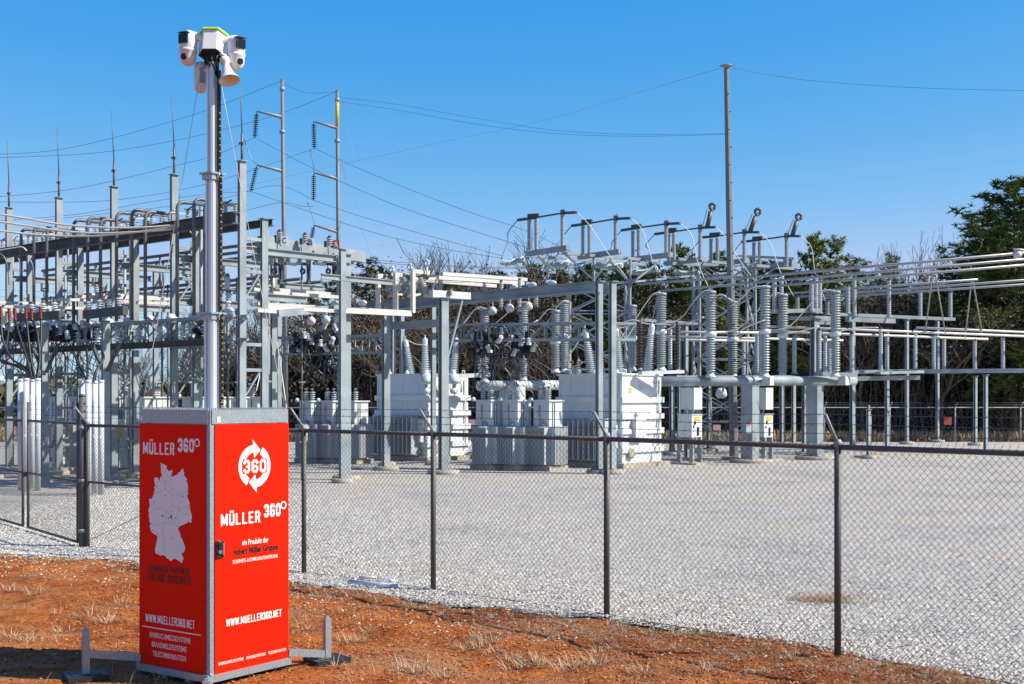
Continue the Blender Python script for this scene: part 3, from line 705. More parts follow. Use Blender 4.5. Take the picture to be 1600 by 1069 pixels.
# ================================================================ CHAIN LINK FENCE
def fence(name, label, posts, wallh=2.12, gate=False, arms=True, arm_dir=None, wire_r=.0023, cell=.074, braces=(), post_r=.036, barbs=True, weave=True):
    base = Vector(posts[0]); t = thing(name, label, "fence", (base.x, base.y, 0))
    for i, p in enumerate(posts):
        m = MB(); p = Vector(p)
        m.tube([p - Z * .05, p + Z * wallh], post_r, 12)
        if arms:
            nrm = arm_dir
            m2 = MB(); m2.tube([p + Z * (wallh + .0), p + nrm * .24 + Z * (wallh + .30)], .017, 8); m2.lathe(p + Z * (wallh - .03), Z, [(.042, 0), (.044, .05), (.03, .075)], 10)
            po = P(m, "post", RUST, t); SP(m2, "barb_arm", GALV, po, t)
        else:
            m.lathe(p + Z * wallh, Z, [(post_r * 1.1, 0), (post_r, .03), (.01, .045)], 10); P(m, "post", RUST, t)
    for a, b in zip(posts, posts[1:]):
        a = Vector(a); b = Vector(b); L = (b - a).length; d_ = (b - a) / L; nr = d_.cross(Z)
        m = MB(); m.tube([a + Z * wallh * .985, b + Z * wallh * .985], .028, 8); P(m, "top_rail", RUST, t)
        m = MB(); m.tube(sag(a + Z * .04, b + Z * .04, .0, 4), .0035, 4); P(m, "tension_wire", STRAND, t)
        m = MB(); hh = wallh - .03; z0 = .03; off = nr * .036
        step = cell; n_ = int((L + hh) / step) + 1; sl_ = cell / 2
        for k in range(n_):
            for sgn in (1, -1):
                x0 = k * step - (hh if sgn > 0 else 0); 
                # line x = x0 + s (sgn) for z = 0..hh
                za, zb = 0.0, hh
                xa = x0 if sgn > 0 else k * step; xb = xa + sgn * hh
                # clip in x to [0,L]
                def clip(xa, za, xb, zb):
                    if xa == xb: return None
                    t0, t1 = 0.0, 1.0; dx = xb - xa
                    for lo, s2 in ((0 - xa, 1), (L - xa, -1)):
                        tt = lo / dx
                        if (dx > 0) == (s2 > 0): t0 = max(t0, tt)
                        else: t1 = min(t1, tt)
                    if t1 - t0 < .01: return None
                    return xa + dx * t0, za + (zb - za) * t0, xa + dx * t1, za + (zb - za) * t1
                c_ = clip(xa, za, xb, zb)
                if not c_: continue
                o_ = off + nr * (.003 * sgn)
                m.tube([a + d_ * c_[0] + Z * (z0 + c_[1]) + o_, a + d_ * c_[2] + Z * (z0 + c_[3]) + o_], wire_r, 3, cap=False)
        for k in range(int(L / cell)):   # twisted barbs above the rail
            x = k * cell; b0 = a + d_ * x + Z * (wallh - .005) + off
            m.tube([b0, b0 + d_ * .022 + Z * .05], wire_r, 3, cap=False)
        P(m, "chain_link_mesh", STRAND, t)
        for k in range(3):
            m = MB(); f_ = .35 + .32 * k; e0 = a + arm_dir * .24 * f_ + Z * (wallh + .30 * f_); e1 = b + arm_dir * .24 * f_ + Z * (wallh + .30 * f_)
            if not arms: e0 = a + Z * (wallh + .1 + .12 * k); e1 = b + Z * (wallh + .1 + .12 * k)
            m.tube(sag(e0, e1, .012, 6), .003, 4)
            if barbs:
                nb = int(L / .13)
                for j in range(nb):
                    c = e0.lerp(e1, (j + .5) / nb) - Z * .008; m.tube([c - Z * .014 - d_ * .01, c + Z * .014 + d_ * .01], .0032, 3, cap=False)
            P(m, "barbed_wire", STRAND, t)
    return t
FP = [G(137, 857), (-5.1, 20.25, 0), G(475, 898), G(677, 925), G(948, 965), G(1309, 1028), (5.30, 10.45, 0), (7.4, 8.1, 0)]
OUT = Vector((-.70, -.71, 0))
FP2 = [Vector(p) for p in FP]
near = fence("chain_link_fence", "near chain link fence with angled barbed wire arms, crossing in front of the whole substation", [p * 1.0 for p in FP2[0:]], arm_dir=OUT)
# the heavy gate post
t = thing("gate_post", "thick dark steel gate post where the fence meets the gate", "post", FP2[0] + Vector((-.1, .02, 0)))
m = MB(); b = Vector(t.location); m.tube([b - Z * .05, b + Z * 2.58], .058, 14); m.lathe(b + Z * 2.58, Z, [(.062, 0), (.06, .03), (.02, .05)], 14); P(m, "tube", RUST, t)
for z in (.3, 1.15, 2.05): m = MB(); m.lathe(b + Z * z, Z, [(.066, -.03), (.066, .03)], 14); P(m, "hinge_band", GALV, t)
for k in range(3): 
    m = MB(); m.box(b + Vector((.06, -.03, 2.22 + .13 * k)), (.05, .03, .03)); P(m, "wire_clip", GALV, t)
# brace rail and truss rod of the end bay
t = thing("brace_rail", "horizontal brace pipe with a thin diagonal tension rod beside the gate post", "brace", FP2[0])
a = FP2[0]; b = FP2[1]; m = MB(); m.tube([a + Z * 1.13, b + Z * 1.10], .02, 8); P(m, "pipe", RUST, t); m = MB(); m.tube([a + Z * .12, b + Z * 1.08], .006, 5); P(m, "tension_rod", RUST, t)
# gate leaves
def gate(a, b, label, frees):
    t = thing("gate_leaf", label, "gate", a, "double chain link gate leaves"); a = Vector(a); b = Vector(b); L = (b - a).length; d_ = (b - a) / L; nr = d_.cross(Z)
    m = MB(); z0, z1 = .10, 2.12
    m.tube([a + Z * z0, b + Z * z0], .026, 8); m.tube([a + Z * z1, b + Z * z1], .026, 8); m.tube([a + Z * 1.13, b + Z * 1.13], .022, 8)
    for p in (a, b): m.tube([p + Z * z0, p + Z * (z1 + .36)], .028, 8)
    P(m, "frame", RUST, t)
    m = MB(); cell = .078; hh = z1 - z0; n_ = int((L + hh) / cell) + 1
    for k in range(n_):
        for sg in (1, -1):
            xa = k * cell - (hh if sg > 0 else 0); xb = xa + sg * hh
            lo = max(0.0, (0 - xa) / (xb - xa) if sg > 0 else (L - xa) / (xb - xa)); hi = min(1.0, (L - xa) / (xb - xa) if sg > 0 else (0 - xa) / (xb - xa))
            if hi - lo < .01: continue
            m.tube([a + d_ * (xa + (xb - xa) * lo) + Z * (z0 + hh * lo) + nr * .003 * sg, a + d_ * (xa + (xb - xa) * hi) + Z * (z0 + hh * hi) + nr * .003 * sg], .0023, 3, cap=False)
    P(m, "chain_link_mesh", STRAND, t)
    for k in range(3): m = MB(); m.tube([a + Z * (z1 + .12 + k * .1), b + Z * (z1 + .12 + k * .1)], .0025, 4); P(m, "barbed_wire", STRAND, t)
    return t
A0 = Vector(FP2[0]) + Vector((-.2, .1, 0)); A1 = Vector((W(44, 618, 24.3).x, 24.3, 0)); A2 = Vector((W(36, 618, 24.55).x, 24.55, 0)); A3 = A2 + (A2 - A0).normalized() * 2.75
g1 = gate(A0, A1, "right leaf of the closed chain link gate, hinged on the thick gate post", 1); g2 = gate(A3, A2, "left leaf of the closed chain link gate, cut off by the picture's left edge", 0)
m = MB(); m.lathe((A1 + A2) / 2 + Z * 1.1, (A2 - A1).normalized(), [(.05, -.12), (.05, .12)], 8); P(m, "rusty_latch", mat("rust", (.16, .05, .03), .8), g1)
FQ = [A3 + (A2 - A0).normalized() * .15, A3 + (A2 - A0).normalized() * 3.1]

# far fence: behind the yard
ff = []
for x in (-60, -36, -24): pass
def far_fence():
    pts = [(-62 + 3.6 * i, 70.5, 0) for i in range(0, 36)]
    t = thing("perimeter_fence", "far chain link fence with barbed wire in front of the woods behind the yard", "fence", (0, 70.5, 0))
    for p in pts:
        p = Vector(p); m = MB(); m.tube([p, p + Z * 1.95], .045, 6); m.tube([p + Z * 1.95, p + Vector((.05, -.28, 2.22))], .03, 5); P(m, "post", GALV, t)
    a, b = Vector(pts[0]), Vector(pts[-1])
    m = MB(); m.tube([a + Z * 1.93, b + Z * 1.93], .026, 5); P(m, "top_rail", GALV, t)
    for k in range(3): m = MB(); m.tube([a + Z * (2.0 + .1 * k) - Vector((0, .1 * k, 0)), b + Z * (2.0 + .1 * k) - Vector((0, .1 * k, 0))], .008, 4); P(m, "barbed_wire", STRAND, t)
    m = MB(); L = (b - a).length; n_ = int(L / .3)
    for k in range(n_):
        m.tube([a + Vector((k * .3, 0, 0)), a + Vector((k * .3 + 1.9, 0, 1.9))], .004, 3, cap=False); m.tube([a + Vector((k * .3 + 1.9, 0, 0)), a + Vector((k * .3, 0, 1.9))], .004, 3, cap=False)
    P(m, "chain_link_mesh", STRAND, t)
    for i, (px, py, c, nm) in enumerate([(1481, 658, RSGN, "dull red warning sign on the far fence at the right, before the dark woods"), (737, 660, PINKS, "pink warning sign on the far fence between the two big transformers"), (1120, 668, PINKS, "small pale sign low on the far fence behind the control cabinets")]):
        s = W(px, py, 70.35); mm = MB(); mm.box(s, (.42, .03, .42 if i == 0 else .3)); o = mm.build("warning_sign", c, None, s); tag(o, nm, "sign", "warning signs on the far fence")
far_fence()

# white pipe scraps on the ground in front of the fence
t = thing("pipe_scrap", "discarded white plastic pipe pieces lying on the gravel in front of the fence", "pipe", G(588, 921))
m = MB(); m.tube([G(546, 916) + Z * .05, G(622, 923) + Z * .05], .042, 12); P(m, "pipe", PVC, t)
m = MB(); p = G(604, 914); m.box(p + Z * .06, (.16, .09, .10), (Vector((1, .2, 0)).normalized(), Vector((-.2, 1, 0)).normalized(), Z)); m.tube([p + Vector((-.02, 0, .09)), p + Vector((.12, -.03, .04))], .03, 8); P(m, "elbow", PVC, t)
m = MB(); p = G(575, 914); m.tube([p + Vector((-.12, 0, .1)), p + Vector((.12, 0, .1))], .022, 8); P(m, "short_pipe", mat("yellowed_pvc", (.62, .58, .48), .5), t)

# ================================================================ SUBSTATION
def footing(root, part, x, y, w=.75, h=.16, rnd=True):
    m = MB()
    if rnd: m.lathe((x, y, -.02), Z, [(w / 2, 0), (w / 2, h), (w / 2 - .03, h + .02)], 14)
    else: m.gbox((x, y, h / 2), (w, w, h))
    return SP(m, "footing", CONC, part, root)
def column(root, p, z1, w=.25, foot=True, z0=0.16, m_=None, t=.022, solid=False):
    m = MB()
    if solid: m.gbox((p.x, p.y, (z0 + z1) / 2), (w, w, z1 - z0))
    else: m.hcol((p.x, p.y, z0), (p.x, p.y, z1), w, t)
    m.gbox((p.x, p.y, z0 + .015), (w * 1.5, w * 1.5, .03)); m.gbox((p.x, p.y, z1 + .006), (w * 1.1, w * 1.1, .02))
    o = P(m, "column", m_ or GALV, root)
    if foot: footing(root, o, p.x, p.y, w * 3.2)
    return o
def insulator(p, q, r0, r1, k, m_, label, group, name="post_insulator", n=12, cap=True):
    t = thing(name, label, "insulator", p, group)
    m = MB(); p = Vector(p); q = Vector(q); d_ = (q - p).normalized(); L = (q - p).length; e = min(.07, L * .1)
    m.sheds(p + d_ * e, q - d_ * e, r0, r1, k, n); P(m, "porcelain", m_, t)
    m = MB(); m.lathe(p, d_, [(r0 * 1.5, 0), (r0 * 1.5, e * .4), (r0 * .9, e)], n, False); P(m, "base_cap", GALV, t)
    m = MB(); m.lathe(q, -d_, [(r0 * 1.2, 0), (r0 * 1.2, e * .4), (r0 * .9, e)], n, False); m.box(q + d_ * .02, (.1, .05, .06), (U, V, Z)); P(m, "top_clamp", DULL, t)
    return t
def busbar(pts, r, m_, label, group, name="bus_tube", k=8):
    m = MB(); m.tube(pts, r, k); c = Vector(pts[0]); o = m.build(name, m_, None, c); return tag(o, label, "busbar", group)
def flatbar(a, b, w, h, m_, label, group, name="bus_bar"):
    m = MB(); m.bar(a, b, w, h); o = m.build(name, m_, None, a); return tag(o, label, "busbar", group)
def truss(root, a, b, z0, z1, m_=GALV, n=None, w=.075, name="lattice_beam", dp=.45, diag=None):
    "box lattice girder between a and b"
    a = Vector((a[0], a[1], 0)); b = Vector((b[0], b[1], 0)); d_ = (b - a).normalized(); L = (b - a).length; sd = d_.cross(Z) * (dp / 2)
    n = n or max(2, int(L / (z1 - z0) / 1.1)); m = MB()
    for s in (-1, 1):
        for z in (z0, z1): m.bar(a + sd * s + Z * z, b + sd * s + Z * z, w, w)
        for i in range(n):
            p = a + d_ * (L * i / n) + sd * s; q = a + d_ * (L * (i + 1) / n) + sd * s
            if i % 2: m.bar(p + Z * z0, q + Z * z1, w * .55, w * .5)
            else: m.bar(p + Z * z1, q + Z * z0, w * .55, w * .5)
            m.bar(p + Z * z0, p + Z * z1, w * .5, w * .45)
    for i in range(n):
        p = a + d_ * (L * i / n); q = a + d_ * (L * (i + 1) / n)
        for z in (z0, z1): m.bar(p + sd + Z * (z + .03), q - sd + Z * (z + .03), w * .5, w * .4)
    return P(m, name, m_, root)

# ---------------- left rack
R0 = Line((-17.2, 43.7, 0), U)
cols = [14, 92, 178, 272, 378]; rods = [(11, 218), (89, 198), (174, 173), (268, 148), (375, 122)]
rack = thing("bus_rack", "tall steel rack of paired columns with a long dark girder, behind the gate", "steel rack", R0.at(178))
cp = []
for i, x in enumerate(cols):
    p = R0.at(x); cp.append(p); q = p + V * .75
    column(rack, p, 9.0, .215, t=.028); column(rack, q, 7.5, .205, t=.026)
    for z in (1.0, 2.2, 3.3, 4.0, 5.0, 6.0, 6.9): P(MB().bar(p + V * .12 + Z * z, q - V * .12 + Z * z, .09, .09), "cross_rung", GALV, rack)
    for z in (5.3, 2.6): P(MB().bar(p + V * .12 + Z * z, q - V * .12 + Z * (z + .7), .05, .04), "diagonal_strut", GALV, rack)
    for z, L in ((6.62, 3.5), (5.35, 2.4)):
        m = MB(); m.hbeam(p + V * .12 + Z * z - U * .16, p + V * L + Z * z - U * .16, .16, .2, .02); P(m, "cross_arm", GALV, rack)
a = cp[0] - U * 3.2; b = cp[-1]
m = MB(); m.hbeam(a + Z * 7.42 - V * .27, b + Z * 7.42 - V * .27 + U * .1, .22, .33, .03); P(m, "girder", DKST, rack)
m = MB(); m.hbeam(a + Z * 7.42 + V * .95, b + Z * 7.42 + V * .95 + U * .1, .16, .2, .02); P(m, "girder", DKST, rack)
truss(rack, a - V * .25, b - V * .25 + U * .3, 4.12, 4.75, GALV, 16, .08)
m = MB(); m.hbeam(a - V * .62 + Z * 4.05, b - V * .62 + Z * 4.05, .18, .18, .02); P(m, "bottom_beam", DKST, rack)
for i, (x, y) in enumerate(rods):
    m = MB(); d_ = cp[i].y; top = W(x, y, d_).z
    m.tube([cp[i] + Z * 8.95, cp[i] + Z * (8.95 + (top - 8.95) * .35)], .035, 6); m.tube([cp[i] + Z * (8.95 + (top - 8.95) * .35), cp[i] + Vector(((W(x, y, d_).x - cp[i].x) * 1, 0, top))], .02, 5, .009)
    m.tube([cp[i] + Z * 9.5 - U * .1, cp[i] + Z * 9.5 + U * .1], .04, 5)
    o = m.build("lightning_rod", DULL, None, cp[i] + Z * 8.95)
    tag(o, "thin lightning rod on the %s rack column from the left edge" % ORD[i], "lightning rod", "lightning rods on the left rack")
# gooseneck risers with insulators on the girder
gx = [33, 53, 73, 115, 137, 157, 182, 206, 227, 277, 303, 320]
for i, x in enumerate(gx):
    ln = Line(cp[0] - V * .7, U); p = ln.at(x); z1 = 8.05 - .12 * (i % 3 == 2)
    pts = [p + Z * 4.8, p + Z * (z1 - .22)] + [p + Z * (z1 - .22) + Vector(V) * (.2 * (1 - math.cos(t))) + Z * (.2 * math.sin(t)) for t in (R(30), R(60), R(90))] + [p + V * .95 + Z * (z1 - .02)]
    m = MB(); m.tube(pts, .052, 8); o = m.build("gooseneck_riser", DULL, None, p + Z * 4.8)
    tag(o, "%s grey gooseneck pipe from the left, hooking over the dark girder of the left rack" % ORD[i], "riser pipe", "gooseneck risers on the left rack")
    q = p + V * 1.05
    insulator(q + Z * 7.6 if False else Vector((q.x, q.y, 7.62)), Vector((q.x, q.y, z1 - .03)), .06, .10, 4, PORC, "small stub insulator on the dark girder under the %s gooseneck pipe from the left" % ORD[i], "stub insulators on the left rack girder", n=8)
for i in range(16):   # hardware on the girder
    p = cp[0] - U * 1 + (cp[-1] - cp[0] + U) * (i / 15.5); t = thing("hook_switch", "small blade switch on the left rack's dark girder, %s from the left" % ORD[i], "switch", p - V * .2 + Z * 7.64, "hook switches on the left girder")
    b_ = Vector(t.location)
    for s in (0, .32, .62): P(MB().sheds(b_ + V * s, b_ + V * s + Z * .22, .035, .06, 3, 8), "insulator", PORC, t)
    m = MB(); m.bar(b_ + Z * .24 - V * .1, b_ + V * .7 + Z * .27, .04, .03); m.bar(b_ + Z * .24, b_ + U * .25 + Z * .3, .03, .03); P(m, "blade", DKST if i % 2 else ALU, t)
# slim operating pipes standing in the rack
for i in range(17):
    s = -2.5 + i * .93; off = (1.4, 2.4, .45, 3.4)[i % 4]; p = cp[0] + U * s + V * off; z1 = (7.3, 6.5, 8.1, 6.2)[(i * 3) % 4]
    m = MB(); m.tube([p, p + Z * z1], .028 + .012 * (i % 3), 6)
    for z in (1.2, 3.0, 4.6): m.bar(p + Z * z - V * .12, p + Z * z + V * .12, .07, .05)
    tag(m.build("operating_pipe", DULL if i % 2 else GALV, None, p), "%s slim upright operating pipe from the left within the left rack" % ORD[i], "pipe", "slim operating pipes in the left rack")
for i in range(5):
    p = cp[i] + V * 3.6; t = thing("bus_support", "slim back column %s from the left, carrying the parallel tubes behind the left rack" % ORD[i], "steel support", p, "slim back columns of the left rack")
    column(t, p, 6.9, .2, t=.025); P(MB().hbeam(p + Z * 6.05 - V * .8, p + Z * 6.05 + V * 2.0, .12, .16, .02), "cross_arm", GALV, t)
# parallel tubes behind
tz = [(7.28, 66, [437, 484, 523]), (6.22, 66, [440, 470, 503])]
for j, (z, x0, ends) in enumerate(tz):
    for k, s in enumerate((3.0, 4.1, 5.2)):
        ln = Line(cp[0] + V * s, U); a = ln.at(x0 + 10 * k, z); b = ln.at(ends[k], z)
        busbar([a, b], .055, DULL, "%s of the three parallel %s grey bus tubes running behind the left rack" % (["nearest", "middle", "farthest"][k], ["upper", "lower"][j]), "parallel bus tubes of the left rack")
for i, (x, k) in enumerate([(70, 0), (150, 0), (190, 1), (245, 1), (292, 0), (345, 1), (398, 2)]):
    ln = Line(cp[0] + V * (3.0 + 1.1 * k), U); p = ln.at(x, 0)
    t = thing("cutout_switch", "vertical dark framed cutout switch between the upper and lower bus tubes, %s from the left" % ORD[i], "switch", p + Z * 6.27, "cutout switches of the left rack")
    m = MB(); P(MB().sheds(p + Z * 6.28, p + Z * 6.55, .05, .09, 3, 8), "insulator", PORC, t); P(MB().sheds(p + Z * 6.95, p + Z * 7.22, .05, .09, 3, 8), "insulator", PORC, t)
    m = MB()
    for s in (-.12, .12): m.bar(p + Z * 6.5 + V * s, p + Z * 7.0 + V * s, .07, .05)
    m.bar(p + Z * 6.52 - V * .15, p + Z * 6.52 + V * .15, .05, .05); m.bar(p + Z * 6.98 - V * .15, p + Z * 6.98 + V * .15, .05, .05); m.bar(p - U * .1 + Z * 6.6, p + U * .25 + Z * 6.65, .04, .04); P(m, "frame", DKST, t)
for i, (x, s) in enumerate([(208, 3), (255, 4.1), (430, 3), (250, 3), (335, 4.1), (150, 5.2)]):
    ln = Line(cp[0] + V * s, U); busbar([ln.at(x, 6.22), ln.at(x, 7.28)], .035, DULL, "short vertical tube linking the left rack's bus tubes, %s" % ["under the fifth gooseneck", "left of the fourth column", "beside the cross beam", "right of the third column", "behind the camera mast", "under the second column"][i], "dropper tubes", "dropper_tube", 6)
# white flat bars in front of / behind the rack
for i, (x0, y0, x1, y1, d0) in enumerate([(-30, 472, 128, 476, 40), (-30, 478, 134, 482, 39), (-20, 484, 96, 486, 38.4), (92, 468, 232, 472, 38.5), (118, 463, 305, 469, 39), (142, 460, 306, 465, 39.6), (214, 473, 300, 476, 38.2), (205, 502, 335, 504, 40), (100, 503, 150, 504, 42)]):
    a = W(x0, y0, d0); dd = Line(a, V); b = W(x1, y1, dd.d(x1))
    flatbar(a, b, .12, .085, ALU, "white bus bar at the left rack, %s" % ["nearest the sky, cut by the left edge", "in the middle of the left stack", "lowest of the left stack above the cable ends", "in front of the second column", "above the blue C plate", "topmost, reaching the camera mast", "short and lowest near the fourth column", "below the others, behind the camera mast", "short and far, between second and third columns"][i], "white bus bars of the left rack")
# T frames carrying phase plates
def tframe(xp, x0, y0, x1, y1, d0, lab):
    t = thing("bus_support", lab, "steel support", (W(xp, 618, d0).x, d0, 0), None); p = Vector(t.location); ztop = W(xp, y0 + 10, d0).z
    column(t, p + V * 0, ztop, .22, t=.03)
    a = W(x0, y0, d0); ln = Line(a, U); b = W(x1, y1, ln.d(x1)); m = MB(); m.bar(a + Z * .0, b, .16, .24); P(m, "cross_beam", DKST, t)
    m = MB(); m.bar(p + Z * (4.0 - .7) + U * .1, p + U * .75 + Z * 4.1, .08, .08); m.bar(p + Z * (4.0 - .7) - U * .1, p - U * .75 + Z * 4.1, .08, .08); P(m, "knee_brace", DKST, t)
    return a, b, t
a1_, b1_, t1_ = tframe(165, 133, 492, 196, 485, 36.4, "T shaped steel support holding the red, white and blue phase plates at the left rack")
a2_, b2_, t2_ = tframe(70, 26, 497, 96, 492, 38.2, "T shaped steel support behind the red cable ends at the far left")
a3_, b3_, t3_ = tframe(-12, -60, 505, 6, 500, 39.6, "T shaped steel support cut by the left edge")
for (a, b, lab) in ((a1_, b1_, "above the phase plates"), (a2_, b2_, "above the red cable ends")):
    for i in range(4):
        p = a.lerp(b, (i + .4) / 4) + Z * .13
        insulator(p, p + Z * .27, .055, .11, 3, PORCW, "%s stubby white insulator %s at the left rack" % (["leftmost", "second", "third", "rightmost"][i], lab), "stubby insulators under the white bars", n=10)
def plate(px, py, d, c, ch, lab):
    p = W(px, py, d); ax = (Vector((1, 0, 0)), Vector((0, 1, 0)), Z)
    t = thing("phase_plate", lab, "sign", p, "phase letter plates")
    m = MB(); m.box(p, (.20, .02, .26)); P(m, "plate", c, t)
    vs, fs = text_mesh(ch, .03); m = MB(); m.add([p + Vector(((u_ - .5) * .12, -.012, (v_ - .5) * .17)) for u_, v_ in vs], fs); P(m, "lettering", LETW if c is not LETW else BLUM, t)
plate(137, 488, 36.6, RSGN, "A", "red phase plate with white A beside the white bars at the left"); plate(161, 487, 36.2, LETW, "B", "white phase plate with blue B between the red and blue plates at the left"); plate(187, 483, 35.7, BLUM, "C", "blue phase plate with white C right of the white one at the left"); plate(88, 493, 37.9, BLUM, "C", "blue phase plate with white C beside the red cable ends")
# bells and brackets on the lattice girder
gi = 0
for i in range(13):
    if i in (5,): continue
    p = cp[0] - U * 1.2 + (cp[-1] - cp[0] + U) * (i / 12.6) - V * .55
    t = thing("bell_insulator", "white ribbed bell on the left rack's lattice girder, %s from the left" % ORD[gi], "insulator", p + Z * 4.15, "bell insulators on the lower girder"); gi += 1
    b_ = Vector(t.location); m = MB(); m.sheds(b_, b_ + Z * .42, .07, .15, 4, 12); P(m, "porcelain", PORCW, t)
    m = MB(); m.bar(b_ + Z * .42, b_ + Z * .52 + U * .15, .06, .05); m.bar(b_ + U * .25, b_ + U * .5 + Z * .5, .05, .05); m.bar(b_ + U * .5, b_ + U * .3 + Z * .5, .05, .05); m.box(b_ + U * .38 + Z * .12, (.2, .2, .1), (U, V, Z)); P(m, "bracket", GALV, t)
    m = MB(); m.lathe(b_ + V * .3 + Z * .62 + U * .1, (U * .6 + Z * .8), [(.04, -.05), (.15, -.02), (.17, .06), (.13, .14), (.05, .18)], 14); P(m, "cap", PORCW, t)
# heads near the camera mast
def roundhead(p, lab, r=.105, ax=None, m_=PORCW):
    t = thing("instrument_transformer", lab, "transformer", p, "round white instrument transformers"); ax = ax or (U * .9 + Z * .1).normalized(); p = Vector(p)
    m = MB(); m.lathe(p + Z * .22, ax, [(.05, -.16), (r, -.10), (r * 1.05, .02), (r * .85, .12), (r * .4, .19), (.02, .2)], 16); P(m, "head", m_, t)
    m = MB(); m.gbox(p + Z * .03, (.22, .22, .1)); m.gbox(p + Z * .22 - ax * .2, (.08, .24, .3)); P(m, "mount", GALV, t)
    return t
for i, (x, y, d, lab) in enumerate([(316, 500, 36.5, "round white instrument transformer left of the camera mast"), (357, 486, 36, "upright white instrument transformer just right of the camera mast"), (524, 475, 39.5, "round white instrument transformer left of the column with the cross beam"), (566, 474, 43, "round white instrument transformer right of the column with the cross beam"), (802, 449, 46, "leftmost round white transformer on the long blue grey girder"), (831, 446, 45.4, "middle round white transformer on the long blue grey girder"), (862, 443, 44.8, "rightmost round white transformer on the long blue grey girder")]):
    roundhead(W(x, y, d) - Z * .22, lab)
for i, (x, y) in enumerate([(355, 455), (357, 480), (378, 460)]):
    p = W(x, y, 36.2); insulator(p, p + Z * .45, .07, .11, 3, PORCW, ["upper white post right of the camera mast", "lower white post right of the camera mast", "white post behind the tall column beside the mast"][i], "white posts behind the camera mast", n=10)

# cross beam to the second column line
R2p = G(541, 751); c405 = R0.at(378) + V * .75
cross = thing("portal_frame", "steel portal whose heavy cross beam carries letter plates, right of the camera mast", "steel frame", R2p)
column(cross, R2p, 6.9, .27, t=.035)
A_ = W(408, 378, 35.9); B_ = W(566, 402, 40.4)
m = MB(); m.bar(A_, B_, .26, .34); m.bar(A_ - U * .4 + V * .2 - Z * .1, B_ - U * .4 - Z * .1, .2, .2); P(m, "cross_beam", GALV, cross)
m = MB(); m.bar(A_ - V * .2 - Z * .55, A_ - Z * .0 + U * .1, .3, .2); m.bar(A_ - Z * .3, A_ + V * .8 - Z * .3, .3, .16); P(m, "bracket", GALV, cross)
for i, x in enumerate((437, 477, 515)):
    ln = Line(A_, V); p = ln.w(x, 618 - (7.02 - 2.6) / ln.d(x) * 2000)
    t = insulator(p + Z * .0, Vector((p.x, p.y, 7.27)), .07, .11, 3, PORC, "short insulator carrying the %s bus tube end on the cross beam" % ["nearest", "middle", "farthest"][i], "insulators on the cross beam", n=10)
    for s in (-.13, .13): m = MB(); m.bar(p + U * 0 + V * s - Z * .05, p + V * s + Z * .12, .07, .12); P(m, "leg_bracket", DKST, t)
plate(444, 376, 36.3, LETW, "C", "white phase plate with a C on the cross beam"); plate(485, 379, 37.3, LETW, "B", "white phase plate with a B in the middle of the cross beam"); plate(525, 382, 38.5, RSGN, "A", "red phase plate with an A near the end of the cross beam")
for i, (x, yb) in enumerate([(436, 440), (480, 440), (520, 436)]):
    ln = Line(A_, V); d_ = ln.d(x); t = thing("hanging_switch", "%s hanging hook switch with dark blades below the cross beam" % ["leftmost", "middle", "rightmost"][i], "switch", W(x, 398, d_), "hanging switches under the cross beam")
    m = MB()
    for dx in (-12, 2, 14): p = W(x + dx, 396, d_ + .1 * dx / 10); P(MB().sheds(p, p - Z * .32, .055, .09, 4, 10), "insulator", PORC, t)
    m = MB(); p = W(x - 12, 412, d_); q = W(x + 14, 412, d_); m.bar(p - V * .1, p + V * .25, .09, .08); m.bar(q - V * .1, q + V * .3, .08, .08); m.bar(W(x, 404, d_), W(x + 1, yb, d_), .05, .04); m.bar(W(x + 4, 404, d_), W(x + 4, yb, d_), .05, .04); m.bar(W(x + 2, yb - 3, d_), W(x + 2, yb + 4, d_), .1, .08)
    P(m, "blade", DKST, t)
    m = MB(); c = W(x - 7, 424, d_); m.tube([c + (V * math.cos(a) + Z * math.sin(a)) * .07 for a in [j * .785 for j in range(9)]], .035, 5); m.tube([c + Z * .06, W(x - 9, 414, d_)], .012, 4); P(m, "pull_ring", DKST, t)
# vertical bus stubs behind the cross beam
for i, (x, y0, y1, m_) in enumerate([(427, 425, 474, ALU), (411, 420, 474, TUBE), (439, 440, 476, DULL), (530, 400, 470, TUBE)]):
    busbar([W(x, y0, 39), W(x, y1, 39)], .05, m_, ["white vertical bus tube under the cross beam", "grey vertical bus tube beside the tall column", "thin dark vertical tube under the first hanging switch", "vertical tube left of the end column"][i], None, "vertical_tube")
# white beams
for i, (x0, y0, x1, y1, d0) in enumerate([(401, 475, 640, 488, 36.2), (401, 480, 641, 492, 35.6), (401, 485, 430, 487, 35.2), (430, 453, 532, 461, 37.5), (425, 458, 536, 465, 36.8), (395, 452, 420, 455, 37)]):
    a = W(x0, y0, d0); b = W(x1, y1, Line(a, V).d(x1)); flatbar(a, b, .14, .10, ALU, ["rear long white bus bar", "front long white bus bar", "short thick white bus bar end", "rear upper white bus bar", "front upper white bus bar", "short upper white bus bar"][i] + " beside and behind the end column of the portal", "white bus bars right of the mast")
m = MB(); a = W(428, 494, 36.2); b = W(536, 488, 39.5); 
o = tag(MB().bar(W(430, 490, 36), W(536, 481, 33.4 + 5), .3, .2).build("girder", GALV, None, a), "blue grey girder beneath the long white bus bars", "girder")

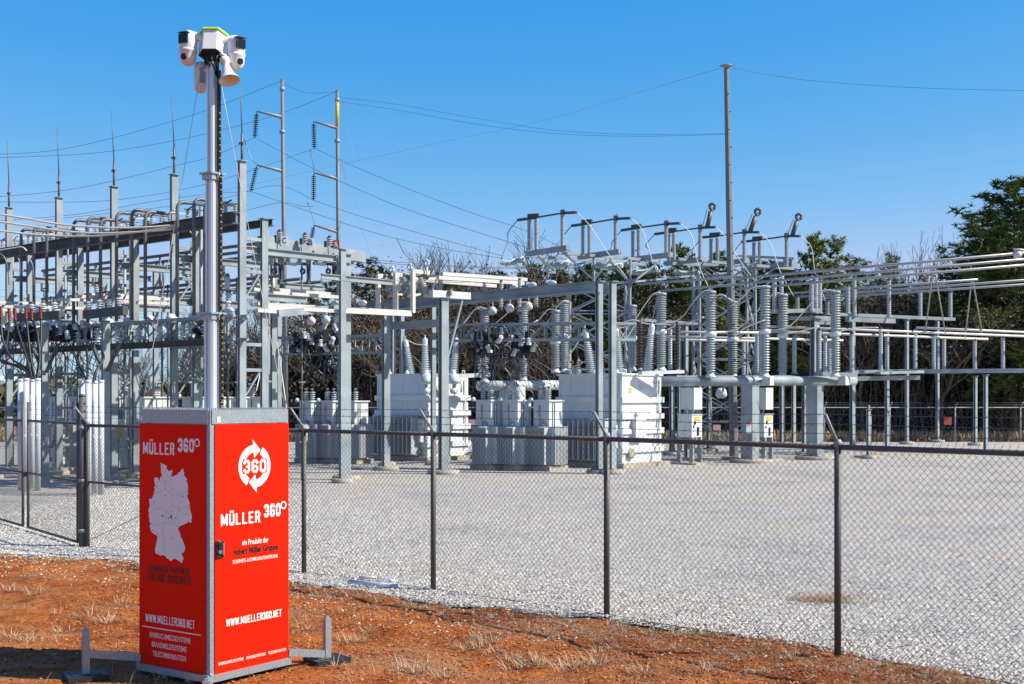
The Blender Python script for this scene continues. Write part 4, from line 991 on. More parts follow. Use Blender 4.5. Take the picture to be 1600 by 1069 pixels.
# inner lattice frame behind
inner = thing("lattice_frame", "distant steel frame with lattice girder under the portal, before the woods", "steel frame", G(445, 716))
for x, d_ in ((420, 46), (436, 50), (605, 47), (469, 48)):
    p = Vector((W(x, 618, d_).x, d_, 0)); 
    if x != 469: column(inner, p, W(x, 482, d_).z, .2)
pA = Vector((W(415, 618, 47).x, 47, 0)); pB = Vector((W(604, 618, 44.8).x, 44.8, 0)); truss(inner, pA, pB, 4.1, 4.7, GALV, 9, .08)
m = MB(); m.tube([W(426, 500, 45), W(400, 612, 40)], .02, 5); m.tube([W(428, 500, 45), W(448, 640, 40)], .02, 5); P(m, "stay_rod", WIREL, inner)
def gang(x0, x1, y0, y1, d, lab, seed):
    rr = random.Random(seed); t = thing("switch_gang", lab, "switchgear", W((x0 + x1) / 2, y1, d)); m = MB(); m2 = MB(); m3 = MB()
    n = int((x1 - x0) / 3)
    for i in range(n):
        x = x0 + (x1 - x0) * (i + rr.random() * .7) / n; y = rr.uniform(y0, y1 - 8); h = rr.uniform(8, 24); dd = d + rr.uniform(-.5, .5)
        p = W(x, y, dd); q = W(x + rr.uniform(-5, 5), min(y + h, y1), dd + rr.uniform(-.3, .3)); m.bar(p, q, rr.uniform(.08, .22), .16)
        if i % 2 == 0: m.sheds(q, q + Vector((rr.uniform(-.1, .1), -.05, .3)), .05, .09, 3, 8)
        if i % 2: c = W(x + 2, rr.uniform(y0, y1), dd - .2); m2.sheds(c, c + (U * rr.uniform(-.2, .2) + Z * .2), .045, .09, 3, 8); m2.box(c, (.14, .1, .09), (U, V, Z)); P(m2, "insulator", PORCW, t); m2 = MB()
        c = W(x, rr.uniform(y0 - 2, y1), dd); m3.tube(spline([c, c + Vector((.15, 0, -.25)), c + Vector((.5 * rr.uniform(-1, 1), 0, -.9)), c + Vector((.6 * rr.uniform(-1, 1), .2, -1.5))], 4), .012, 4)
    P(m, "switch_body", BLACK, t); P(m3, "jumper", WIRE, t)
gang(458, 536, 512, 552, 45.4, "dense dark gang of fused switches on the lattice girder right of the mast", 1)
gang(735, 832, 510, 558, 44.2, "dense dark gang of fused switches on the lattice girder between the two transformers", 2)
gang(296, 345, 508, 528, 36.6, "dark switch hardware on the girder left of the camera mast", 5)
gang(4, 205, 505, 532, 40, "dark switch hardware and brackets along the lower girder at the far left", 9)
def cone(p, lab):
    t = thing("cone_insulator", lab, "insulator", p, "silver cone shaped insulators"); p = Vector(p); ax = (U * .8 - Z * .3).normalized()
    m = MB(); m.lathe(p, ax, [(.03, -.1), (.16, -.06), (.14, .04), (.06, .14), (.04, .16)], 14); P(m, "cone", ALU, t); m = MB(); m.lathe(p, -ax, [(.15, .06), (.10, .12), (.1, .2)], 12); m.tube([p, p + Z * .3], .02, 5); P(m, "socket", GALV, t)
for i, (x, y, d_) in enumerate([(487, 502, 44.6), (510, 500, 44.2), (529, 498, 43.9), (770, 486, 44.4), (797, 482, 44), (826, 479, 43.6)]):
    cone(W(x, y, d_), "%s silver cone insulator hanging %s" % (["leftmost", "middle", "rightmost"][i % 3], "above the switch gang right of the mast" if i < 3 else "under the long blue grey girder"))

# ---------------- middle frame
mid = thing("main_frame", "large steel frame with long blue grey girder on twin columns before the transformers", "steel frame", G(940, 736))
gA = W(560, 481, 47); gB = W(932, 447, 43.7)
m = MB(); m.hbeam(gA, gB, .24, .34, .03); m.hbeam(gA + V * .7, gB + V * .7, .2, .28, .03); P(m, "girder", GALV, mid)
for x, yb, yt, w in ((693, 742, 466, .33), (936, 741, 440, .26), (957, 742, 440, .26), (603, 736, 476, .28), (677, 728, 470, .2)):
    p = G(x, yb); column(mid, p, W(x, yt, p.y).z, w, t=.035)
m = MB(); a = G(617, 718); 
for x in (615, 628): p = G(x, 718); m.hcol(p, Vector((p.x, p.y, W(x, 470, p.y).z)), .2, .03)
m.bar(G(615, 718) + Z * .1, G(630, 718) + Z * .1, .2, .2); P(m, "twin_post", GALV, mid)
for y in (640, 690, 555, 590): P(MB().bar(W(936, y, 43.6), W(957, y, 43.6), .08, .08), "cross_rung", GALV, mid)
tA = G(697, 740); tB = G(1035, 742); truss(mid, (W(697, 618, 44.6).x, 44.6), (W(932, 618, 43.6).x, 43.6), 4.5, 5.05, GALV, 9, .08)
truss(mid, (W(957, 618, 43.6).x, 43.6), (W(990, 618, 43.6).x, 43.9), 4.5, 5.05, GALV, 2, .08)
a = W(600, 510, 44.8); m = MB(); m.bar(W(597, 510, 44.6), W(690, 505, 43.6), .2, .26); P(m, "short_girder", GALV, mid)
m = MB(); m.bar(W(672, 459, 43.3), W(731, 463, 44.6), .3, .24); P(m, "mounting_box", WHT2, mid)
m = MB(); m.bar(W(722, 470, 43.2), W(699, 562, 42.8), .06, .06); m.bar(W(703, 560, 42.8), W(696, 590, 42.8), .05, .05); P(m, "operating_rod", GALV, mid)
for i, (x0, y0, x1, y1, d0) in enumerate([(690, 428, 822, 437, 44), (684, 434, 818, 443, 43.2), (636, 436, 774, 447, 43.8), (640, 432, 700, 436, 44.6)]):
    a = W(x0, y0, d0); b = W(x1, y1, Line(a, V).d(x1)); flatbar(a, b, .14, .12, ALU, ["rear upper", "middle", "front lower", "short rear"][i] + " white bus bar above the long blue grey girder", "white bus bars over the main frame")
for i, (x, yt, yb) in enumerate([(591, 431, 485), (618, 429, 487), (645, 424, 489)]):
    m = MB(); d_ = 43.5 - i * .2; a = W(x, yb, d_); b = W(x, yt, d_); c = b + V * .75; m.bar(a, b + Z * .05, .13, .13); m.bar(b, c, .12, .13)
    o = m.build("angle_bus", mat("cream_busbar", (.72, .66, .55), .5, 0, .05), None, a); tag(o, "%s cream L shaped bus riser left of the main frame's thick column" % ["leftmost", "middle", "rightmost"][i], "bus riser", "cream bus risers")
for i, (x, yt) in enumerate([(612, 421), (640, 417), (667, 411)]):
    d_ = 43.6 - .1 * i; t = thing("air_switch", "%s open switch with pull ring and leaning insulators on the long girder" % ["leftmost", "middle", "rightmost"][i], "switch", W(x, 465, d_), "leaning ring switches")
    P(MB().sheds(W(x - 1 + 2, 461, d_), W(x - 10, 434, d_), .07, .115, 8, 12), "insulator", PORC, t); P(MB().sheds(W(x + 18, 458, d_ + .4), W(x + 23, 432, d_ + .4), .08, .13, 8, 12), "insulator", PORC, t)
    m = MB(); m.bar(W(x - 14, 433, d_), W(x + 24, 431, d_ + .4), .08, .06); m.bar(W(x - 6, 430, d_), W(x + 2, 436, d_), .1, .12); P(m, "blade", DKST, t)
    m = MB(); c = W(x, yt, d_); m.tube([c + (U * math.cos(a) + Z * math.sin(a)) * .09 for a in [j * .785 for j in range(9)]], .04, 6); m.tube([c - Z * .1, W(x, 434, d_)], .035, 6); P(m, "pull_ring", WHITE, t)
    m = MB(); m.lathe(W(x + 2, 464, d_), Z, [(.16, 0), (.14, .05), (.05, .1)], 10); m.bar(W(x + 2, 463, d_), W(x + 18, 459, d_ + .4), .1, .08); m.bar(W(x + 8, 456, d_), W(x + 15, 436, d_), .05, .05); P(m, "crank", ALU, t)
for i, (x, y0, y1, d_) in enumerate([(757, 443, 455, 45.4), (783, 440, 453, 45), (812, 437, 450, 44.6), (704, 452, 462, 43.7)]):
    insulator(W(x, y1, d_), W(x, y0, d_), .05, .1, 3, PORC, "%s stub insulator between white bar and long girder" % ORD[i], "stub insulators on the long girder", n=10)
for i, (x, y0, y1, d_) in enumerate([(783, 466, 482, 43.9), (812, 466, 490, 43.8), (838, 464, 478, 43.7), (437, 396, 410, 37)][:3]):
    insulator(W(x, y0, d_), W(x, y1, d_), .05, .09, 3, PORC, "%s insulator hanging under the long girder" % ORD[i], "hanging stub insulators", n=10)
def cable(pts, r, m_, lab, group=None, name="cable", cat="cable", k=5):
    m = MB(); m.tube(spline(pts, k), r, 5); o = m.build(name, m_, None, pts[0]); return tag(o, lab, cat, group)

# ---------------- power transformers
def transformer(cx_, cy_, wu, wv, h, lab, group, flip=1):
    "near corner at (cx_,cy_); body runs wv along V and wu along -U"
    C = Vector((cx_, cy_, 0)); t = thing("power_transformer", lab, "transformer", C, group)
    c = C - U * (wu / 2) + V * (wv / 2)
    m = MB(); m.gbox((c.x, c.y, .1), (wu + .5, wv + .5, .2)); P(m, "plinth", CONC, t)
    m = MB(); m.gbox((c.x, c.y, .2 + (h - .2) / 2), (wu, wv, h - .2)); m.gbox((c.x, c.y, h + .03), (wu + .1, wv + .1, .07))
    for z in (h * .735, h * .56, h * .40, h * .2): m.gbox((c.x, c.y, z), (wu + .16, wv + .16, .20))
    for s in (0, 1):
        for q in (.02, .98): 
            e = C - U * (wu * q) + V * (wv * s) ; m.gbox((e.x, e.y, h * .6), (.06, .06, h * .7))
    tk = P(m, "tank", WHITE, t)
    # radiator bank on the left (shaded) face
    m = MB()
    for i in range(11):
        e = C - U * (.35 + i * (wu - .5) / 10) - V * .32; m.gbox((e.x, e.y, h * .30), (.045, .5, h * .42))
    e = C - U * (wu / 2) - V * .3; m.tube([C - U * .3 - V * .3 + Z * h * .52, C - U * (wu - .1) - V * .3 + Z * h * .52], .06, 8); m.tube([C - U * .3 - V * .3 + Z * h * .09, C - U * (wu - .1) - V * .3 + Z * h * .09], .06, 8)
    P(m, "radiator", RADI, t)
    m = MB(); e = C + U * .12 + V * (wv * .35); m.gbox((e.x, e.y, h * .42), (.2, .6, .7)); P(m, "control_box", WHT2, t); m = MB(); e = C - U * .4 - V * .14; m.gbox((e.x, e.y, h * .36), (.55, .26, .9)); P(m, "control_box", WHT2, t); m = MB(); e = C + U * .012 + V * (wv * .5); m.gbox((e.x, e.y, h * .88), (.02, .3, .2)); P(m, "rating_plate", ALU, t); m = MB(); e = C + U * .012 + V * (wv * .2); m.gbox((e.x, e.y, h * .84), (.02, .16, .16)); P(m, "warning_label", YELM, t)
    m = MB(); e = C + U * .1 + V * (wv * .72); m.tube([e + Z * h * .93, e + U * .15 + Z * h * .9, e + U * .12 + Z * h * .8], .04, 6); m.tube([C + U * .06 + V * wv * .9 + Z * h * .95, C + U * .06 + V * wv * .9 + Z * .5], .03, 6); m.lathe(C + U * .08 + V * wv * .3 + Z * h * .58, U, [(.09, 0), (.09, .08), (.03, .1)], 12); P(m, "fittings", ALU, t)
    m = MB()
    for q in (.15, .5, .85): e = C - U * (wu * q) + V * (wv * .12); m.lathe((e.x, e.y, h + .06), Z, [(.09, 0), (.09, .06), (.05, .08), (.05, .14)], 10)
    for q in (.1, .9): e = C - U * .1 + V * (wv * q); m.tube([e + Z * (h + .06), e + Z * (h + .2), e + V * .12 + Z * (h + .2), e + V * .12 + Z * (h + .06)], .025, 5)
    P(m, "lifting_lugs", WHITE, t)
    m = MB(); e = C + U * .09 + V * .45; m.lathe(e + Z * .55, U, [(.2, 0), (.2, .02), (.16, .03)], 12); P(m, "flange_cover", CONC, t)
    return t
def bushing(root, a, b, r0, r1, k=14, m_=PORCW, name="bushing"):
    m = MB(); a = Vector(a); b = Vector(b); d_ = (b - a).normalized(); L = (b - a).length
    m.lathe(a, d_, [(r1 * 1.25, -.06), (r1 * 1.25, .06), (r1, .1)], 14)
    prof = []; n = k; e = .12; Lr = L * .74
    for i in range(n):
        h = e + Lr * i / n; f_ = 1 - .38 * i / n; st = Lr / n
        prof += [(r0 * f_, h), (r0 * f_, h + st * .4), (r1 * f_, h + st * .65), (r0 * f_, h + st * .97)]
    prof += [(r0 * .85, e + Lr), (r0 * .85, L * .95), (r0 * .5, L), (r0 * .2, L + .01), (r0 * .2, L + .12)]
    m.lathe(a, d_, prof, 14, False); return P(m, name, m_, root)
T2 = G(972, 733); tr2 = transformer(T2.x, T2.y, 2.9, 2.4, W(955, 586, T2.y).z, "big white power transformer on the right, behind the twin columns and beside the right regulators", None)
for (x0, y0, x1, y1, d_) in ((925, 588, 914, 514, 46.5), (967, 586, 964, 514, 46.8), (1010, 586, 1019, 507, 47)): bushing(tr2, W(x0, y0, d_), W(x1, y1, d_), .13, .225, 17)
for (x0, y0, x1, y1, d_) in ((888, 582, 888, 566, 47), (904, 582, 904, 562, 47), (940, 582, 940, 560, 47.4)): bushing(tr2, W(x0, y0, d_), W(x1, y1, d_), .06, .10, 4, PORC)
m = MB()
for x in (893, 907, 949): m.lathe(W(x, 566, 46.8), Z, [(.07, -.03), (.07, .03)], 8)
P(m, "red_cap", RSGN, tr2)
m = MB(); m.bar(W(1000, 583, 45.6), W(1066, 581, 46.6), .25, .12); P(m, "arrester_bracket", WHT2, tr2)
T1 = G(668, 722); tr1 = transformer(T1.x, T1.y, 2.9, 2.3, W(668, 586, T1.y).z, "big white power transformer on the left, behind the thick column of the main frame", None)
for (x0, y0, x1, y1, d_) in ((643, 590, 633, 530, 52), (664, 588, 664, 528, 52), (707, 590, 713, 528, 52.4)): bushing(tr1, W(x0, y0, d_), W(x1, y1, d_), .13, .22, 16)
for (x0, y0, x1, y1, d_) in ((628, 590, 628, 574, 52), (645, 592, 645, 574, 52)): bushing(tr1, W(x0, y0, d_), W(x1, y1, d_), .06, .11, 4, PORC)
m = MB(); m.bar(W(655, 586, 49.5), W(690, 586, 49.8), .22, .12); m.bar(W(700, 588, 50), W(764, 586, 51), .2, .16); P(m, "arrester_bracket", WHT2, tr1)
for i, (x, d_) in enumerate(((666, 49.4), (709, 49.6))):
    t = thing("potential_transformer", "white bell shaped voltage transformer hanging beside the %s column" % ["thin left", "thick"][i], "transformer", W(x, 590, d_), "bell shaped voltage transformers")
    c = Vector(t.location); m = MB(); m.lathe(c, -Z, [(.08, -.3), (.1, -.16), (.21, -.1), (.27, .12), (.26, .2), (.12, .26)], 18); P(m, "bell", PORCW, t)
    m = MB(); m.lathe(c - Z * .26, -Z, [(.06, 0), (.06, .16), (.16, .2), (.14, .34), (.08, .38)], 14); P(m, "lower_bell", PORCW, t)

# ---------------- voltage regulators
def regulator(C, lab, group, h=2.4, w=.62, rad=True, nb=3):
    C = Vector(C); t = thing("voltage_regulator", lab, "regulator", C, group); c = C - U * w / 2 + V * w / 2
    m = MB(); m.gbox((c.x, c.y, .1), (w + .3, w + .3, .2)); P(m, "plinth", CONC, t)
    m = MB(); m.gbox((c.x, c.y, .2 + (h - .2) / 2), (w, w, h - .2)); m.gbox((c.x, c.y, h + .02), (w + .1, w + .1, .05)); P(m, "tank", WHT2, t)
    if rad:
        m = MB(); hr = h * .58
        for i in range(9):
            e = C + U * .13 + V * (.04 + i * (w - .08) / 8); m.gbox((e.x, e.y, .2 + hr / 2), (.24, .035, hr - .1))
            e = C - V * .12 - U * (.04 + i * (w - .08) / 8); m.gbox((e.x, e.y, .2 + hr / 2), (.035, .22, hr - .1))
        P(m, "radiator_fins", RADI, t)
    for i in range(nb):
        e = c + U * (-.18 + .26 * (i % 2)) + V * (-.16 + .3 * (i // 2 if nb < 4 else i % 2)) + V * .1 * (i == 1)
        m = MB(); b_ = Vector((e.x, e.y, h + .05)); m.sheds(b_, b_ + Z * .34, .07, .115, 4, 12, .09); m.tube([b_ + Z * .34, b_ + Z * .46], .02, 5); m.box(b_ + Z * .44, (.1, .05, .05)); P(m, "bushing", PORC, t)
    m = MB(); e = C - U * (w + .02) - V * .1 + Z * (h + .06); m.lathe(e, (-U * .4 - V * .5 + Z * .2), [(.04, -.06), (.08, -.02), (.08, .04), (.03, .08)], 12); P(m, "pressure_relief", PORCW, t)
    m = MB(); e = C - U * .3 - V * .05; m.gbox((e.x, e.y, h * .52), (.28, .12, .4)); m.lathe(C - U * .25 - V * .01 + Z * h * .66, -V, [(.12, 0), (.12, .08), (.05, .1)], 12); m.tube([C - U * .4 - V * .03 + Z * h * .95, C - U * .38 - V * .06 + Z * h * .7], .018, 5); P(m, "control_box", GALV, t)
    m = MB(); e = C + U * .02 + V * w * .3
    for s in (.25, .4): m.tube([C + U * .015 + V * w * s + Z * h * .98, C + U * .015 + V * w * s + Z * h * .62], .012, 4)
    P(m, "conduit", DULL, t); return t
for i, x in enumerate((767, 809, 858)):
    regulator(Vector((W(x, 618, 43.9 - .25 * i).x, 43.9 - .25 * i, 0)), "%s white voltage regulator in the right bank beside the big right transformer" % ["leftmost", "middle", "rightmost"][i], "right voltage regulator bank", W(x, 627, 43.8).z, .7, True, 2)
for i, x in enumerate((486, 521, 556)):
    regulator(Vector((W(x, 618, 48.4).x, 48.4 - .2 * i, 0)), "%s white voltage regulator in the left bank, right of the red cabinet" % ["leftmost", "middle", "rightmost"][i], "left voltage regulator bank", W(x, 628, 48.4).z, .68, True, 2)
for i, (x, d_, s) in enumerate([(92, 46, .8), (124, 45, .7), (180, 44, .6), (226, 43, 1.15), (316, 42.5, 1.15), (378, 44, 1.0)]):
    regulator(Vector((W(x, 618, d_).x, d_, 0)), "%s pale tank behind the left rack" % ["leftmost small", "second, part hidden by white pipes,", "narrow lit third", "wide fourth, left of the cabinet top,", "wide fifth, behind the camera mast,", "sixth, right of the mast above the cabinet,"][i], "tanks behind the left rack", W(x, 622, d_).z, s, True, 4)

# ---------------- white conduit risers and black cables
for j, (xs_, yb, yt) in enumerate((((32, 41, 50, 59), 768, 592), ((128, 138, 148, 158), 775, 595))):
    for i, x in enumerate(xs_):
        p = G(x, yb - i * .8 + (3 if i % 2 else 0)); m = MB(); zt = W(x, yt - (i % 2) * 1, p.y).z; m.tube([p, p + Z * zt], .076, 14); m.lathe(p + Z * zt * .99, Z, [(.08, -.05), (.08, .03)], 14)
        m.tube([p + Z * 1.5 - Vector((0, .08, 0)), p + Z * 1.56 - Vector((0, .08, 0))], .02, 4)
        o = m.build("conduit_pipe", PVC, None, p); tag(o, "%s white conduit of the %s cluster standing behind the gate" % (["leftmost", "second", "third", "rightmost"][i], ["left", "right"][j]), "conduit", "white conduit pipes")
cb = [[(2, 497), (4, 530), (18, 560), (40, 575), (50, 592)], [(15, 500), (10, 540), (2, 565), (30, 572), (52, 592)], [(24, 500), (32, 530), (42, 560), (50, 592)], [(41, 498), (44, 525), (48, 560), (55, 592)], [(50, 500), (58, 520), (62, 560), (58, 592)], [(64, 498), (64, 530), (60, 570), (57, 592)], [(-5, 560), (20, 570), (45, 582), (55, 592)], [(115, 552), (125, 575), (133, 590), (135, 596)], [(158, 545), (162, 560), (150, 580), (146, 596)], [(135, 545), (137, 570), (136, 596)]]
for i, c in enumerate(cb):
    pts = [W(x, y, 35.6 - .9 * k / (len(c) - 1) - (0 if i < 7 else 2)) for k, (x, y) in enumerate(c)]
    t = thing("riser_cable", "%s black cable curving out of the white conduits at the far left" % ORD[i], "cable", pts[-1], "black riser cables")
    m = MB(); m.tube(spline(pts, 6), .032, 6); P(m, "cable", BLACK, t)
    if i < 6: m = MB(); q = W(c[0][0] - 1, c[0][1] - 18, 35.7); m.sheds(pts[0], q, .035, .055, 7, 8); P(m, "red_sleeve", REDM, t)
# operating mechanisms, labels at left
for i, (x, yb, d_) in enumerate([(92, 738, 42), (186, 735, 40)]):
    t = thing("operating_mechanism", ["switch operating box with a red and white sign behind the gate", "switch operating box with a yellow tag left of the red cabinet"][i], "mechanism", (W(x, 618, d_).x, d_, 0)); c = Vector(t.location)
    m = MB(); m.gbox(c + Z * .12, (1.0, .8, .24)); P(m, "plinth", CONC, t); m = MB(); m.gbox(c + Z * .95, (.4, .35, 1.2)); m.gbox(c + Z * 1.7, (.25, .3, .3)); P(m, "box", WHT2, t)
    m = MB()
    for s in range(6): m.bar(c + Vector((-.15 + .05 * s, -.3, .9 + .15 * s)), c + Vector((.1 - .03 * s, -.35, 1.2 + .1 * s)), .08, .06)
    m.tube([c + Vector((.05, -.3, .4)), c + Vector((.05, -.3, 4))], .03, 6); P(m, "linkage", DULL, t)
    m = MB(); m.box(c + Vector((.12, -.42, 1.42)), (.2, .02, .3)); P(m, "yellow_tag", YELM, t)
    if i == 0: m = MB(); m.box(c + Vector((-.17, -.44, .52)), (.22, .02, .12)); P(m, "red_sign", RSGN, t); m = MB(); m.box(c + Vector((-.17, -.44, .36)), (.22, .02, .18)); P(m, "white_sign", LETW, t)

# ---------------- circuit breakers on the tubular beam
def porcelain_pole(x, yt, yb, d_, lab, r=.115, mid_=True, group="tall grey breaker poles"):
    b = W(x, yb, d_); tp = W(x, yt, d_); t = thing("breaker_pole", lab, "circuit breaker", b, group); L = tp.z - b.z
    m = MB(); m.lathe(b, Z, [(r * 1.5, 0), (r * 1.4, .06), (r * .9, .16)], 14)
    P(m, "flange", PORCW, t)
    if mid_: P(MB().lathe(b + Z * L * .5, Z, [(r * 1.2, -.1), (r * 1.6, -.05), (r * 1.6, .05), (r * 1.2, .1)], 14), "middle_flange", PORCW, t)
    if mid_:
        m = MB(); m.sheds(b + Z * .14, b + Z * (L * .5 - .08), r, r * 1.45, 14, 14, r); P(m, "support_insulator", PORC, t)
        m = MB(); m.sheds(b + Z * (L * .5 + .08), b + Z * (L - .08), r * 1.15, r * 1.6, 14, 14, r); P(m, "interrupter", PORC, t)
    else:
        m = MB(); m.sheds(b + Z * .14, b + Z * (L - .08), r, r * 1.5, 20, 14, r); P(m, "support_insulator", PORC, t)
    m = MB(); m.lathe(b + Z * (L - .1), Z, [(r * 1.5, 0), (r * 1.5, .1), (r * .6, .12)], 14); P(m, "top_cap", GALV, t); return t
poles = [(757, 482, 598, 47.5, "leftmost grey breaker pole, above the right regulators", 1), (818, 472, 596, 48, "second grey breaker pole, above the middle right regulator", 1), (868, 485, 583, 48.5, "shorter breaker pole left of the twin columns", 1), (882, 470, 582, 50, "breaker pole just behind the shorter one, left of the twin columns", 1),
    (988, 477, 580, 50.5, "breaker pole behind the vertical bushing of the big right transformer", 1), (1033, 458, 580, 50, "breaker pole at the right end of the big right transformer", 1), (1110, 455, 590, 48.5, "breaker pole above the left control cabinet", 1), (1145, 471, 590, 51.5, "breaker pole in line with the tall steel pole", 1), (1195, 447, 590, 49.5, "breaker pole above the right control cabinet", 1), (1223, 460, 590, 52, "breaker pole just right of the one above the right control cabinet", 1), (1305, 455, 589, 51.5, "rightmost ribbed breaker pole, above the tubular beam", 1)]
for x, yt, yb, d_, lab, _ in poles: porcelain_pole(x, yt, yb, d_, lab, .145 if x > 1030 else .12)
for i, (x, yt, yb, d_) in enumerate([(750, 510, 590, 49.5), (1000, 505, 578, 46.2), (1058, 505, 580, 46.6)]):
    insulator(W(x, yb, d_), W(x, yt, d_), .06, .12, 13, BRWN if i else PORC, ["ribbed arrester behind the leftmost breaker pole", "dark ringed arrester right of the vertical transformer bushing", "dark ringed arrester on the bracket right of the big transformer"][i], "ringed surge arresters", "surge_arrester")
# tubular beam and its legs
br = thing("bus_stand", "round tubular beam on thick square legs carrying the grey breaker poles at the right", "steel frame", G(1172, 724))
tz_ = W(1172, 596, 49.5).z
m = MB(); m.tube([W(1032, 596, 47.5), W(1335, 595, 53.5)], .19, 16); P(m, "tubular_beam", GALV, br)
for x, yb, w in ((1172, 724, .5), (1273, 719, .5)):
    p = G(x, yb); column(br, p, W(x, 603, p.y).z, w, solid=True)
for x in (1200, 1318): m = MB(); p = W(x, 595, 50.0 if x < 1300 else 52.4); m.box(p, (.32, .34, .36), (V, U, Z)); P(m, "clamp_box", WHT2, br)
m = MB(); m.bar(W(1050, 588, 48), W(1230, 588, 51.5), .5, .05); m.bar(W(1275, 584, 51.8), W(1337, 586, 52.6), .25, .16); P(m, "top_plate", GALV, br)
bl_ = thing("bus_stand", "pale tubular beam behind the right regulators with breaker poles standing on it", "steel frame", W(750, 700, 48)); 
m = MB(); m.tube([W(747, 603, 47.6), W(872, 602, 49.2)], .19, 14); P(m, "tubular_beam", WHT2, bl_)
for x in (770, 852): p = Vector((W(x, 618, 48.4).x, 48.4, 0)); column(bl_, p, 2.9, .3, solid=True)
m = MB(); m.gbox(W(800, 617, 48.2), (.9, .5, .6)); P(m, "control_box", WHT2, bl_)
# slim columns and beams, right yard
def support(lab, cols_, beams=(), loc=None, m_=GALV, cat="steel support", w=.24):
    x0, y0 = cols_[0][0], cols_[0][1]; t = thing("bus_support", lab, cat, G(x0, y0))
    for c in cols_:
        p = G(c[0], c[1]); column(t, p, W(c[0], c[2], p.y).z, c[3] if len(c) > 3 else w, t=.03)
    for (x0, y0, d0, x1, y1, d1, w_, h_) in beams:
        m = MB(); m.bar(W(x0, y0, d0), W(x1, y1, d1), w_, h_); P(m, "beam", GALV, t)
    return t
support("two slim columns with a low beam, right of the round tubular beam", [(1332, 704, 494, .3), (1386, 707, 583)], [(1325, 582, 56, 1440, 579, 57.8, .3, .14), (1372, 583, 55, 1440, 581, 57.6, .25, .12), (1330, 592, 57, 1436, 590, 57.5, .2, .2)])
support("long low steel beam on slender columns reaching the right edge, in front of the woods", [(1417, 695, 500), (1465, 692, 500), (1524, 697, 588), (1540, 709, 586)], [(1338, 581, 60, 1640, 579, 59, .25, .2)])
support("tall column with the blue grey upper beam and lit ledge, behind the rightmost breaker pole", [(1273, 716, 498, .42), (1257, 712, 590, .26)], [(1205, 487, 52, 1280, 485, 53, .4, .16), (1262, 497, 53, 1302, 499, 53.6, .35, .2), (1232, 497, 52.5, 1262, 498, 53, .3, .14), (1275, 504, 54.5, 1308, 506, 55, .3, .14)])
support("upper steel beam with short arms carrying slim insulators over the right columns", [(1357, 718, 640, .2)], [(1300, 491, 57, 1490, 499, 60, .26, .14), (1324, 499, 56, 1396, 502, 57, .3, .2)])
support("pair of slim steel columns behind the control cabinets", [(1222, 700, 590, .3), (1240, 700, 590, .24)], [(1040, 596, 53.5, 1330, 592, 57, .22, .18), (1048, 590, 56, 1240, 588, 57, .3, .1)])
support("slim steel columns behind the left control cabinet", [(1050, 712, 590, .26), (1075, 722, 604, .28), (1108, 706, 600, .26), (1062, 712, 508, .2), (1072, 712, 508, .2)], [(1000, 500, 55, 1088, 506, 56, .25, .12)])
m = MB(); p = G(1357, 716); t = thing("valve_post", "thin post with conduits and a yellow tag among the right columns", "post", p); m.tube([p, p + Z * 2.2], .06, 8); m.tube([p + Vector((.1, 0, 0)), p + Vector((.1, 0, 1.8))], .03, 6); P(m, "post", DULL, t); m = MB(); m.box(p + Vector((0, -.07, 1.5)), (.16, .02, .4)); P(m, "yellow_tag", YELM, t)
m = MB(); m.lathe(p, Z, [(.6, 0), (.6, .12)], 14); P(m, "footing", CONC, t)
# control cabinets
for i, (x, d_) in enumerate([(1078, 48), (1190, 50.5)]):
    t = thing("control_cabinet", "%s with a yellow sticker under the breaker poles" % ["left pale grey control cabinet", "right pale grey control cabinet"][i], "control cabinet", (W(x, 618, d_).x, d_, 0), "breaker control cabinets"); c = Vector(t.location)
    zb, zt = W(x, 683, d_).z, W(x, 648, d_).z
    m = MB(); m.gbox(c + Z * (zb + zt) / 2, (.62, .68, zt - zb)); m.gbox(c + Z * (zt + .02), (.68, .74, .04)); cab = P(m, "lower_cabinet", WHT2, t)
    f_ = c + U * .32; 
    m = MB(); m.gbox(f_ + V * .03 + Z * (zt - .14), (.02, .34, .13)); SP(m, "yellow_sticker", YELM, cab, t)
    m = MB(); m.gbox(f_ + V * .06 + Z * (zb + .22), (.03, .12, .32)); m.gbox(f_ - V * .14 + Z * (zt - .3), (.03, .1, .12)); m.gbox(f_ - V * .22 + Z * (zb + .4), (.04, .03, .1)); SP(m, "window_and_handle", GLS, cab, t)
    zb2, zt2 = W(x, 640, d_).z, W(x, 606, d_).z; e = c + V * .1
    m = MB(); m.gbox(e + Z * (zb2 + zt2) / 2, (.6, .55, zt2 - zb2)); P(m, "upper_cabinet", WHT2, t)
    m = MB(); m.tube([c - V * .2 + Z * zt, c - V * .2 + Z * (zb2 + .02)], .05, 6); m.tube(spline([c + Z * zt, c + Z * (zt + .1) + V * .1, c + V * .2 + Z * (zb2)], 4), .03, 6); P(m, "conduit", ALU, t)
    m = MB()
    for s in ((-.3, -.25), (.25, -.25), (.25, .28)): p = c + U * s[0] + V * s[1]; m.gbox(p + Z * zb / 2, (.16, .1, zb))
    P(m, "leg", GALV, t); m = MB(); m.gbox(c + Z * .05, (1.3, 1.2, .1)); P(m, "slab", CONC, t)
m = MB(); p = W(1170, 668, 48.6); o = tag(MB().box(p, (.2, .02, .42)).build("warning_sign", LETW, None, p), "small white notice on the thick leg right of the left control cabinet", "sign")
o = tag(MB().box(W(1170, 661, 48.58), (.19, .02, .1)).build("sign_header", RSGN, None, W(1170, 661, 48.58)), "red header strip of the notice on the thick breaker leg", "sign")
t = thing("yard_lamp", "small pale box lamp hanging under the tubular beam beside the lattice tower", "lamp", W(1127, 614, 52)); c = Vector(t.location)
